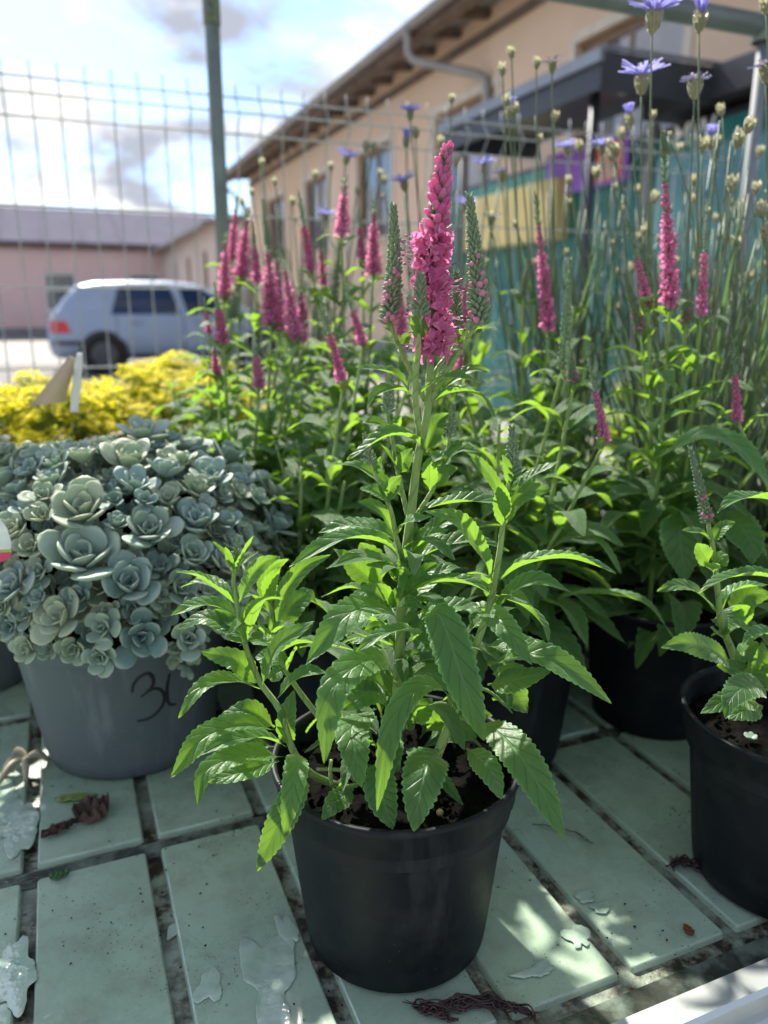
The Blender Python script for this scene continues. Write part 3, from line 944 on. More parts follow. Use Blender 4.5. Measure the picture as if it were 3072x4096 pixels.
    # wheels
    for wx in (0.80, 3.30):
        for sg in (-1, 1):
            mb = MB()
            n = 28
            mb.lathe([(0.0, 0.02), (0.355, 0.02), (0.372, 0.012), (0.372, -0.2), (0, -0.2)], n)
            A = Matrix.Translation((wx, sg * 0.862, 0.315)) @ Matrix.Rotation(-sg * PI / 2, 4, 'X')
            ar = obj('wheel_arch', mb.mesh('wheel_arch', M_BLACK), car, A)
            mb = MB(); mb.lathe([(0.19, 0.0), (0.215, 0.045), (0.29, 0.05), (0.312, 0.03), (0.315, -0.05), (0.315, -0.15)], n)
            wh_ = obj('wheel', mb.mesh('tyre', M_TYRE), car, A)
            mb = MB(); mb.lathe([(0.0, 0.045), (0.05, 0.045), (0.07, 0.03), (0.16, 0.028), (0.2, 0.04), (0.205, 0.0)], n)
            for k in range(7):
                mb.box((0.06, -0.018, 0.03), (0.2, 0.018, 0.042), 0, Matrix.Rotation(2 * PI * k / 7, 4, 'Z'))
            obj('rim', mb.mesh('rim', M_RIM), wh_)
    mb = MB(); mb.tube([(2.75, -0.86, 0.98), (2.75, -0.98, 1.0)], 0.07, 10); obj('door_mirror', mb.mesh('door_mirror', M_BLACK), car)
    return car


car = build_car()
p = at(228 * D, 785 * D, 12.4)
# near rear wheel centre at local (0.80,-0.86): nose along the yard direction U
cp = Vector((p.x, p.y, 0)) - U * 0.80 + V * 0.86
car.location = (cp.x, cp.y, 0.004); car.rotation_euler = (0, 0, UA)

# ---------------------------------------------------------------- distant tree over the roofs
def leaf_clump_tree(loc, h, r, label):
    rng = random.Random(3)
    t = empty('distant_tree', loc, label, 'tree')
    mb = MB(); mb.tube([(0, 0, 0), (0.1, 0, h * 0.4), (0, 0.1, h * 0.8)], [0.2, 0.15, 0.06], 8)
    for k in range(6):
        a = k * 1.1
        mb.tube([(0.05, 0, h * (0.4 + 0.06 * k)), (r * 0.6 * math.cos(a), r * 0.6 * math.sin(a), h * (0.6 + 0.06 * k))], [0.07, 0.02], 6)
    obj('trunk', mb.mesh('trunk', M_WOODD), t)
    mb = MB()
    for k in range(1800):
        d = Vector((rng.gauss(0, 1), rng.gauss(0, 1), rng.gauss(0, 1))).normalized() * (rng.random() ** 0.4)
        c = Vector((d.x * r, d.y * r, h * 0.75 + d.z * r * 0.9)) * 1.0
        c += Vector((noise.noise(c * 0.9), noise.noise(c * 0.9 + Vector((9, 0, 0))), 0)) * 0.5
        a = Vector((rng.gauss(0, 1), rng.gauss(0, 1), rng.gauss(0, 1))).normalized()
        b2 = a.orthogonal().normalized()
        i = [mb.vert(c + v_ * 0.13) for v_ in (a, b2 * 0.6, -a, -b2 * 0.6)]
        mb.face(i)
    obj('crown', mb.mesh('crown', M_LEAF2), t, kind='stuff')


pt = at(400 * D, 500 * D, 46)
leaf_clump_tree((pt.x, pt.y, 0), 5.6, 1.6, 'small distant tree showing over the pink building roof')
# ================================================================ PLANTS
def leaf_geo(pts, w, a=0.0, fold=30.0, pet=0.08, teeth=13, sub=3, cross=4, hint=None, curl=0.12, wave=0.0, seed=0, apex=0.42):
    """one serrated leaf along a spine; a: 0 = upper face up, 90 = upper face to the viewer side"""
    n = teeth * sub
    pts = [Vector(p) for p in pts]
    P = catmull(pts, n)
    mid = P[n // 2]
    if hint is None:
        tc = (CAMLOC - mid).normalized()
        hint = Vector((0, 0, 1)) * math.cos(RAD(a)) + tc * math.sin(RAD(a))
    T = [(P[min(i + 1, n)] - P[max(i - 1, 0)]).normalized() for i in range(n + 1)]
    Nn = [None] * (n + 1)
    c = n // 2

    def perp(h, t):
        h = h - t * h.dot(t)
        return h.normalized() if h.length > 1e-5 else t.orthogonal().normalized()
    Nn[c] = perp(hint, T[c])
    for i in range(c + 1, n + 1):
        Nn[i] = perp(Nn[i - 1], T[i])
    for i in range(c - 1, -1, -1):
        Nn[i] = perp(Nn[i + 1], T[i])
    tw = random.Random(seed * 7 + 1).uniform(-0.55, 0.55)
    for i in range(n + 1):
        Nn[i] = Matrix.Rotation(tw * (i / n - 0.5), 3, T[i]) @ Nn[i]
    mb = MB()
    rows, attr = [], []
    fo = RAD(fold)
    rr = random.Random(seed)
    ph0 = rr.random() * 6
    g = math.log(0.5) / math.log(apex)
    for i in range(n + 1):
        v = i / n
        S = T[i].cross(Nn[i])
        if v < pet:
            hw = w * 0.055; am = 0
        else:
            vv = (v - pet) / (1 - pet)
            base = max(0.0, math.sin(PI * vv ** g))
            hw = max(w * 0.055 * (1 - vv), w * 0.5 * base ** 0.78)
            am = min(0.065 * w, 0.0017 if w < 0.1 else 1) * min(1, base * 1.6) if 0.1 < vv < 0.985 else 0
        ph = (i % sub) / sub
        tooth = am * (0.0 if ph == 0 else (0.75 if ph < 0.5 else 1.0))
        # broader blade folds more gently towards the tip
        ff = fo * (1 - 0.35 * v)
        row, ar = [], []
        for j in range(-cross, cross + 1):
            q = j / cross
            lat = hw * abs(q) + (tooth if abs(q) == 1 else 0)
            sg = 1 if q > 0 else -1
            up = lat * math.sin(ff) - curl * hw * q * q + wave * w * abs(q) * math.sin(v * 11 + ph0 + sg)
            row.append(P[i] + S * (sg * lat * math.cos(ff)) + Nn[i] * up)
            ar.append((q, v, 0))
        rows.append(row); attr.append(ar)
    mb.grid(rows, 0, False, attr)
    return mb


ZONES = {'A': (650, 2100, 2.37), 'B': (650, 2750, 2.37), 'C': (1250, 2600, 2.37), 'D': (1850, 2300, 2.011), 'E': (1250, 1900, 2.37),
         'F': (1850, 1650, 2.37), 'G': (1350, 1400, 2.37), 'H': (1450, 550, 2.458), 'R': (2400, 1900, 2.211), 'S': (0, 0, 1.0)}


def zpx(zone, x, y):
    ox, oy, s = ZONES[zone]
    return ox + x / s, oy + y / s


def zpt(zone, p, Y):
    x, y = zpx(zone, p[0], p[1])
    return at(x, y, Y + p[2] / 1000.0)


LSEED = [0]


def add_leaf(root, zone, pts, w, a=20, fold=30, pet=0.08, Y=0.433, m=None, teeth=None, parent=None):
    LSEED[0] += 1
    W_ = [zpt(zone, p, Y) - root.location for p in pts]
    L = sum((W_[i + 1] - W_[i]).length for i in range(len(W_) - 1))
    tt = teeth or max(7, min(24, int(L / 0.0040)))
    w = w * (0.92 if w < 12 else (0.78 if w < 20 else 0.67)) * (Y + pts[len(pts) // 2][2] / 1000.0) / Y
    mid = W_[len(W_) // 2] + root.location
    tc = (CAMLOC - mid).normalized()
    hint = Vector((0, 0, 1)) * math.cos(RAD(a)) + tc * math.sin(RAD(a))
    mb = leaf_geo(W_, w / 1000.0, a, fold, pet, tt, 3, 4, hint, wave=0.055, seed=LSEED[0])
    return obj('leaf', mb.mesh('leaf', m or M_LEAF), parent or root)


def add_stem(root, zone_pts, r0, r1, Y=0.433, n=28, name='stem', parent=None):
    W_ = [zpt(z, (x, y, d), Y) - root.location for z, x, y, d in zone_pts]
    P = catmull(W_, n)
    mb = MB()
    mb.tube(P, [1.15 * (r0 + (r1 - r0) * i / n) for i in range(n + 1)], 10)
    return obj(name, mb.mesh(name, M_STEM), parent or root), P


# ---- pots
def pot_parts(root, H=0.13, R=0.077, RB=0.059, m=None, soil=True, band=True, seed=0, fill=0.016):
    m = m or M_POT
    mb = MB()
    prof = [(0.0, 0.004), (RB - 0.008, 0.004), (RB - 0.004, 0.0), (RB, 0.003)]
    for k in range(1, 8):
        f = k / 8
        prof.append((RB + (R - 0.0035 - RB) * f * (H - 0.022) / H, f * (H - 0.022)))
    prof += [(R - 0.0036, H - 0.022), (R - 0.0016, H - 0.0205), (R - 0.0006, H - 0.006), (R + 0.0018, H - 0.004), (R + 0.0022, H - 0.001), (R + 0.001, H),
             (R - 0.0012, H - 0.0003), (R - 0.0022, H - 0.004), (R - 0.004, H - 0.03)]
    mb.lathe(prof, 64)
    obj('pot', mb.mesh('pot', m), root)
    if soil:
        rs = R - 0.003
        zs = H - fill
        mb = MB()
        rows = []
        for i in range(15):
            r = rs * i / 14
            row = []
            for k in range(36):
                a = 2 * PI * k / 36
                x, y = r * math.cos(a), r * math.sin(a)
                h = 0.0035 * noise.noise(Vector((x * 90 + seed, y * 90, 1))) + 0.0025 * noise.noise(Vector((x * 260, y * 260 + seed, 5))) - 0.003 * (i / 14) ** 4
                row.append((x, y, zs + h))
            rows.append(row)
        mb.grid(rows, 0, True)
        so = obj('soil', mb.mesh('soil', M_SOIL), root)


# ---- flower spike pieces
def bud_geo(L=0.0052, r=0.00115, calyx=True):
    mb = MB()
    rows, at_ = [], []
    for i in range(7):
        t = i / 6
        rr = r * (0.35 + 0.95 * math.sin(PI * min(1, t * 0.82 + 0.12)) ** 0.8) if t < 1 else r * 0.12
        rows.append([(rr * math.cos(2 * PI * k / 7), rr * math.sin(2 * PI * k / 7), L * t) for k in range(7)])
        at_.append([(0.3, t, 0)] * 7)
    ids = mb.grid(rows, 0, True, at_)
    mb.face(ids[-1])
    if calyx:
        for k in range(4):
            a = 2 * PI * k / 4 + 0.4
            c, s = math.cos(a), math.sin(a)
            tx, ty = -s, c
            b = [mb.vert((c * r * 0.7 + tx * q * r * 0.7, s * r * 0.7 + ty * q * r * 0.7, 0)) for q in (-1, 1)]
            m_ = [mb.vert((c * r * 1.35 + tx * q * r * 0.75, s * r * 1.35 + ty * q * r * 0.75, L * 0.26)) for q in (-1, 1)]
            e = mb.vert((c * r * 1.25, s * r * 1.25, L * 0.55))
            mb.face((b[0], b[1], m_[1], m_[0]), 1); mb.face((m_[0], m_[1], e), 1)
    return mb


def floret_geo(rng, L=0.0050, spread=1.0, stamens=True):
    mb = MB()
    # tube
    rows = []
    for z, r in ((0, 0.0007), (L * 0.35, 0.0009), (L * 0.6, 0.0012)):
        rows.append([(r * math.cos(2 * PI * k / 6), r * math.sin(2 * PI * k / 6), z) for k in range(6)])
    mb.grid(rows, 0, True)
    for k in range(4):
        a = 2 * PI * k / 4 + rng.uniform(-0.2, 0.2)
        w = L * (0.40 if k % 2 else 0.52)
        ln = L * rng.uniform(0.72, 0.95)
        op = rng.uniform(0.55, 1.25) * spread
        c, s = math.cos(a), math.sin(a)
        rows, at_ = [], []
        for i in range(4):
            t = i / 3
            ang = op * (0.45 + 0.75 * t)
            rad = 0.0010 + ln * t * math.sin(ang)
            z = L * 0.5 + ln * t * math.cos(ang)
            hw = w * 0.5 * (0.45, 1.0, 1.0, 0.35)[i]
            rows.append([(c * rad - s * hw * q, s * rad + c * hw * q, z + 0.18 * w * q * q) for q in (-1, 0, 1)])
            at_.append([(q, t, 0) for q in (-0.8, 0.3, 0.8)])
        mb.grid(rows, 0, False, at_)
    for k in range(4):                                   # calyx
        a = 2 * PI * k / 4 + 0.6
        c, s = math.cos(a), math.sin(a)
        b = [mb.vert((c * 0.0008 - s * q * 0.0006, s * 0.0008 + c * q * 0.0006, 0)) for q in (-1, 1)]
        e = mb.vert((c * 0.0017, s * 0.0017, L * 0.5))
        mb.face((b[0], b[1], e), 1)
    if stamens:
        for q in (-1, 1):
            dx, dy = rng.uniform(-0.0012, 0.0012) + q * 0.0008, rng.uniform(-0.0012, 0.0012)
            mb.tube([(q * 0.0004, 0, L * 0.5), (dx, dy, L * 1.75)], 0.00013, 3, 2, False)
            mb.tube([(dx, dy, L * 1.72), (dx * 1.1, dy * 1.1, L * 1.95)], 0.00032, 4, 3)
    return mb


frng = random.Random(11)
M_FLOR = [M_PINK, M_CALYX, M_STAMEN, M_ANTHER]
FLORETS = [floret_geo(frng, 0.0058, 1.1, k in (0, 3)) for k in range(5)]
FLOR_ME = [f.mesh('floret', M_FLOR) for f in FLORETS]
FLOR_SIMPLE = [floret_geo(frng, 0.0052, 1.0, k < 2) for k in range(4)]
for f_ in FLOR_SIMPLE:
    f_.m = [0 if x == 2 else x for x in f_.m]
BUD = bud_geo()
BUD_ME = BUD.mesh('bud', [M_PINK, M_CALYX])
GBUD = bud_geo(0.0050, 0.00062, False)


def frame_z(d, up=Vector((0, 0, 1)), spin=0.0):
    d = d.normalized()
    x = up.cross(d)
    x = x.normalized() if x.length > 1e-4 else d.orthogonal().normalized()
    y = d.cross(x)
    return Matrix(((x.x, y.x, d.x, 0), (x.y, y.y, d.y, 0), (x.z, y.z, d.z, 0), (0, 0, 0, 1))) @ Matrix.Rotation(spin, 4, 'Z')


def green_spike_geo(L, R, pink=0.4, seed=0, dens=1.0, topgreen=True):
    """unit spike along +z, length L, radius R: slot 0 green, 1 pale pink, 2 axis"""
    rng = random.Random(seed)
    mb = MB()
    mb.tube([(0, 0, 0), (0, 0, L)], [R * 0.3, R * 0.12], 6, 2)
    n = int(L / 0.00105 * 3.0 * dens)
    ga = 2.39996
    for i in range(n):
        t = i / n
        z = L * t
        r = R * (1 - 0.70 * t ** 1.7) * 0.75
        a = ga * i
        el = 0.5 + 0.65 * t                              # rises towards the tip
        d = Vector((math.cos(a) * math.cos(el), math.sin(a) * math.cos(el), math.sin(el)))
        s = (1 - 0.42 * t) * rng.uniform(0.85, 1.2) * R / 0.0047
        p = Vector((math.cos(a) * r * 0.45, math.sin(a) * r * 0.45, z))
        Mx = Matrix.Translation(p) @ frame_z(d) @ Matrix.Diagonal((s * 1.15, s * 1.15, s * 1.0, 1))
        if t < pink and rng.random() < 0.30 - 0.22 * t / max(0.01, pink):
            q = MB(); q.add(GBUD, Mx @ Matrix.Diagonal((1.0, 1.0, 0.85, 1))); q.m = [0] * len(q.m); mb.add(q, Matrix())
            q = MB(); q.add(GBUD, Mx @ Matrix.Translation((0, 0, 0.0012)) @ Matrix.Diagonal((1.9, 1.9, 0.66, 1))); q.m = [1] * len(q.m); mb.add(q, Matrix())
        else:
            mb.add(GBUD, Mx, 0)
    return mb


def pink_spike_geo(L, R, seed=0, openf=0.62, tip=0.0):
    """background flower spike: slots pink, calyx, green"""
    rng = random.Random(seed)
    mb = MB()
    mb.tube([(0, 0, -0.004), (0, 0, L)], [R * 0.22, R * 0.1], 6, 2)
    n = int(L / 0.1 * 108)
    ga = 2.39996
    for i in range(n):
        t = i / n
        a = ga * i
        z = L * t
        el = 0.15 + 0.85 * t + rng.uniform(-0.2, 0.2)
        d = Vector((math.cos(a) * math.cos(el), math.sin(a) * math.cos(el), math.sin(el)))
        r = R * (1 - 0.70 * max(0, t - 0.1) ** 1.1) * rng.uniform(0.72, 1.22)
        if rng.random() < 0.5:
            e2 = el + 0.25; d2 = Vector((math.cos(a + 0.7) * math.cos(e2), math.sin(a + 0.7) * math.cos(e2), math.sin(e2)))
            n2 = d2.orthogonal().normalized() * R * 0.09; c2 = Vector((0, 0, z))
            mb.face([mb.vert(c2 + n2), mb.vert(c2 + d2 * R * 0.5 + n2), mb.vert(c2 + d2 * R * 0.86), mb.vert(c2 + d2 * R * 0.5 - n2)], 1)
        if t < openf:
            s = r * 0.98 / 0.0088
            mb.add(FLOR_SIMPLE[i % 4], Matrix.Translation(Vector((0, 0, z)) + d * r * 0.12) @ frame_z(d, spin=rng.random() * 6) @ Matrix.Scale(s, 4))
        elif t < 1 - tip:
            s = r * 0.9 / 0.0062
            q = MB(); q.add(BUD, Matrix.Translation((0, 0, z)) @ frame_z(d, spin=rng.random() * 6) @ Matrix.Diagonal((s * 1.1, s * 1.1, s, 1)))
            mb.add(q, Matrix())
        else:
            s = r * 0.85 / 0.0050
            mb.add(GBUD, Matrix.Translation((0, 0, z)) @ frame_z(d) @ Matrix.Diagonal((s * 1.1, s * 1.1, s, 1)), 2)
    return mb


GS_MATS = [M_GREENBUD, M_PALEPINK, M_STEM]


def spike_obj(root, base, tip, geo_mesh, L, R, radius, parent=None, name='flower_spike'):
    d = tip - base
    Mx = Matrix.Translation(base) @ frame_z(d) @ Matrix.Diagonal((radius / R, radius / R, d.length / L, 1))
    return obj(name, geo_mesh, parent or root, Mx)


# ================================================================ the main plant
Y0 = 0.433
main = empty('potted_speedwell', (0.008, 0.433, ZT), 'potted speedwell with tall pink flower spike in black pot at the front centre', 'potted plant')
pot_parts(main, seed=1)
sA, _ = add_stem(main, [('S', 1580, 3080, -5), ('C', 805, 420, 0), ('E', 830, 1600, 0), ('E', 842, 1150, 0), ('E', 878, 800, 0), ('E', 930, 400, 0), ('G', 760, 1040, 0), ('G', 850, 600, 0), ('G', 882, 100, 0), ('H', 690, 2080, 0)], 0.0031, 0.0018, n=40)
# side stems
st_bud_front, _ = add_stem(main, [('G', 800, 930, -2), ('G', 735, 440, -10), ('G', 765, 60, -14), ('H', 548, 2050, -16), ('H', 558, 1760, -16)], 0.0016, 0.0011)
st_right, _ = add_stem(main, [('G', 880, 480, 0), ('G', 1000, 250, -2), ('G', 1160, 10, -4), ('H', 1010, 2000, -5), ('H', 1140, 1810, -5)], 0.0016, 0.0011)
st_left, _ = add_stem(main, [('G', 835, 480, 3), ('G', 700, 210, 6), ('G', 590, 0, 8), ('H', 400, 2150, 8), ('H', 270, 1830, 8)], 0.0015, 0.0010)
st_back, _ = add_stem(main, [('G', 870, 470, 4), ('G', 930, 200, 10), ('H', 900, 2060, 12), ('H', 925, 1900, 12)], 0.0013, 0.0009)
st6, _ = add_stem(main, [('E', 905, 395, 3), ('E', 820, 20, 8), ('G', 530, 900, 12), ('G', 485, 660, 13), ('G', 460, 560, 13)], 0.0014, 0.0009)
st5, _ = add_stem(main, [('E', 850, 800, 0), ('E', 790, 570, -8), ('E', 740, 330, -8), ('E', 610, 30, -4), ('G', 345, 1120, 0), ('G', 330, 1060, 0)], 0.0014, 0.0009)
st7, _ = add_stem(main, [('E', 975, 400, 3), ('E', 1120, 170, 6), ('E', 1200, 0, 8), ('G', 1045, 930, 10), ('G', 1062, 830, 10)], 0.0013, 0.0009)
st8, _ = add_stem(main, [('C', 1180, 1000, -22), ('C', 1260, 800, -18), ('C', 1360, 540, -12), ('S', 1890, 2620, -8), ('S', 1951, 2450, -5), ('S', 1977, 2333, -4), ('F', 355, 1300, -4), ('F', 388, 1000, -4), ('F', 440, 650, -4), ('F', 465, 560, -4)], 0.0026, 0.0011, n=40)
st9, _ = add_stem(main, [('B', 1650, 930, -20), ('B', 1400, 810, -26), ('B', 1235, 590, -30), ('B', 1115, 220, -28), ('A', 930, 1500, -22), ('A', 845, 1300, -20), ('A', 790, 1150, -20), ('A', 738, 900, -20), ('A', 700, 720, -20), ('A', 672, 550, -20), ('A', 690, 380, -20)], 0.0021, 0.0010, n=44)
st10, _ = add_stem(main, [('C', 500, 1100, 0), ('B', 1500, 300, 2), ('A', 1160, 1370, 6), ('A', 1085, 1130, 8), ('A', 1040, 900, 8), ('A', 1020, 700, 8)], 0.0020, 0.0010)
for pp in ([('C', 420, 1280, -30), ('C', 210, 1310, -40), ('C', 170, 1170, -42), ('C', 175, 1050, -48)], [('C', 430, 1270, -25), ('C', 300, 1150, -30), ('C', 40, 1130, -34)],
           [('C', 1340, 700, -25), ('C', 1420, 640, -30), ('C', 1500, 700, -40)], [('C', 1280, 680, -16), ('C', 1310, 400, -20), ('C', 1330, 250, -22)]):
    add_stem(main, pp, 0.0012, 0.0009, n=14)

# main flower spike, floret by floret
ax = catmull([zpt('H', p, Y0) - main.location for p in ((690, 2120, 0), (680, 1700, 0), (690, 1100, 0), (760, 600, -1), (835, 140, -3))], 60)
mb = MB(); mb.tube(ax, [0.0019 - 0.0010 * i / 60 for i in range(61)], 8)
brng = random.Random(8)
for k in range(230):                                      # green bracts between the florets
    t = k / 230; j = min(59, int(t * 60)); a = 2.39996 * k + 1.2
    el = 0.1 + 0.7 * t + brng.uniform(-0.2, 0.3)
    d = Vector((math.cos(a) * math.cos(el), math.sin(a) * math.cos(el), math.sin(el)))
    n_ = d.orthogonal().normalized()
    L = brng.uniform(0.55, 0.85) * 0.0115 * (1 - 0.45 * t)
    b0 = ax[j]
    i = [mb.vert(b0 + n_ * 0.0006, (0.6, 0, 0)), mb.vert(b0 + d * L * 0.6 + n_ * 0.0009, (0.6, 0.5, 0)), mb.vert(b0 + d * L, (0.6, 1, 0)), mb.vert(b0 + d * L * 0.6 - n_ * 0.0009, (0.6, 0.5, 0))]
    mb.face(i, 1)
spike = obj('flower_spike', mb.mesh('flower_spike', [M_STEM, M_CALYX]), main)
rng = random.Random(21)
NF = 176
Rm = 0.0124
for i in range(NF):
    t = (i + 0.5) / NF
    k = min(59, int(t * 60)); fr = t * 60 - k
    p = ax[k].lerp(ax[k + 1], fr)
    a = 2.39996 * i + rng.uniform(-0.25, 0.25)
    if t < 0.62:
        el = -0.05 + 0.5 * t + rng.uniform(-0.25, 0.25)
        if rng.random() < 0.10 or math.sin(a * 1.0 + t * 31) > 0.93:
            continue
        r = Rm * (1.0 - 0.10 * t) * rng.uniform(0.80, 1.22)
        d = Vector((math.cos(a) * math.cos(el), math.sin(a) * math.cos(el), math.sin(el)))
        s = r / 0.0088
        obj('floret', FLOR_ME[(0, 3)[i % 2] if t < 0.38 and i % 3 else i % 5], spike, Matrix.Translation(p + d * 0.0012) @ frame_z(d, spin=rng.random() * 6) @ Matrix.Scale(s, 4))
    else:
        if rng.random() < 0.16:
            continue
        tt = (t - 0.62) / 0.38
        el = 0.55 + 0.55 * tt + rng.uniform(-0.12, 0.12)
        d = Vector((math.cos(a) * math.cos(el), math.sin(a) * math.cos(el), math.sin(el)))
        s = (1.75 - 0.85 * tt) * rng.uniform(0.8, 1.15)
        obj('bud', BUD_ME, spike, Matrix.Translation(p + d * 0.001) @ frame_z(d, spin=rng.random() * 6) @ Matrix.Diagonal((s * 0.98, s * 0.98, s * 1.12, 1)))


def gspike(parent_stem, b, t, zone, radius, pink, seed, Y=Y0, root=main, dens=1.0):
    radius *= 0.86
    B, T_ = zpt(zone, b, Y) - root.location, zpt(zone, t, Y) - root.location
    L = (T_ - B).length
    g_ = green_spike_geo(L, radius, pink, seed, dens)
    # bend a little
    bx = 0.06 * L
    for i, p in enumerate(g_.v):
        k = p[2] / L
        g_.v[i] = (p[0] + bx * math.sin(PI * max(0, min(1, k))) * 0.6, p[1], p[2])
    o_ = obj('flower_spike', g_.mesh('flower_spike', GS_MATS), root, Matrix.Translation(B) @ frame_z(T_ - B), kind='stuff')
    return o_


gspike(st_bud_front, (562, 1760, -16), (575, 1345, -16), 'H', 0.0052, 0.0, 1)
gspike(st_right, (1150, 1850, -5), (1052, 585, -6), 'H', 0.0062, 0.62, 2)
gspike(st_left, (262, 1840, 8), (305, 680, 6), 'H', 0.0060, 0.55, 3)
gspike(st_back, (920, 1920, 12), (925, 1320, 12), 'H', 0.0046, 0.0, 4)
gspike(st6, (470, 600, 13), (512, 175, 13), 'G', 0.0042, 0.0, 5)
gspike(st5, (325, 1090, 0), (255, 800, 0), 'G', 0.0040, 0.0, 6)
gspike(st7, (1065, 830, 10), (1098, 518, 10), 'G', 0.0041, 0.0, 7)
gspike(st8, (470, 600, -4), (470, 135, -4), 'F', 0.0050, 0.0, 8)
gspike(st9, (692, 400, -20), (718, 105, -20), 'A', 0.0036, 0.0, 9)

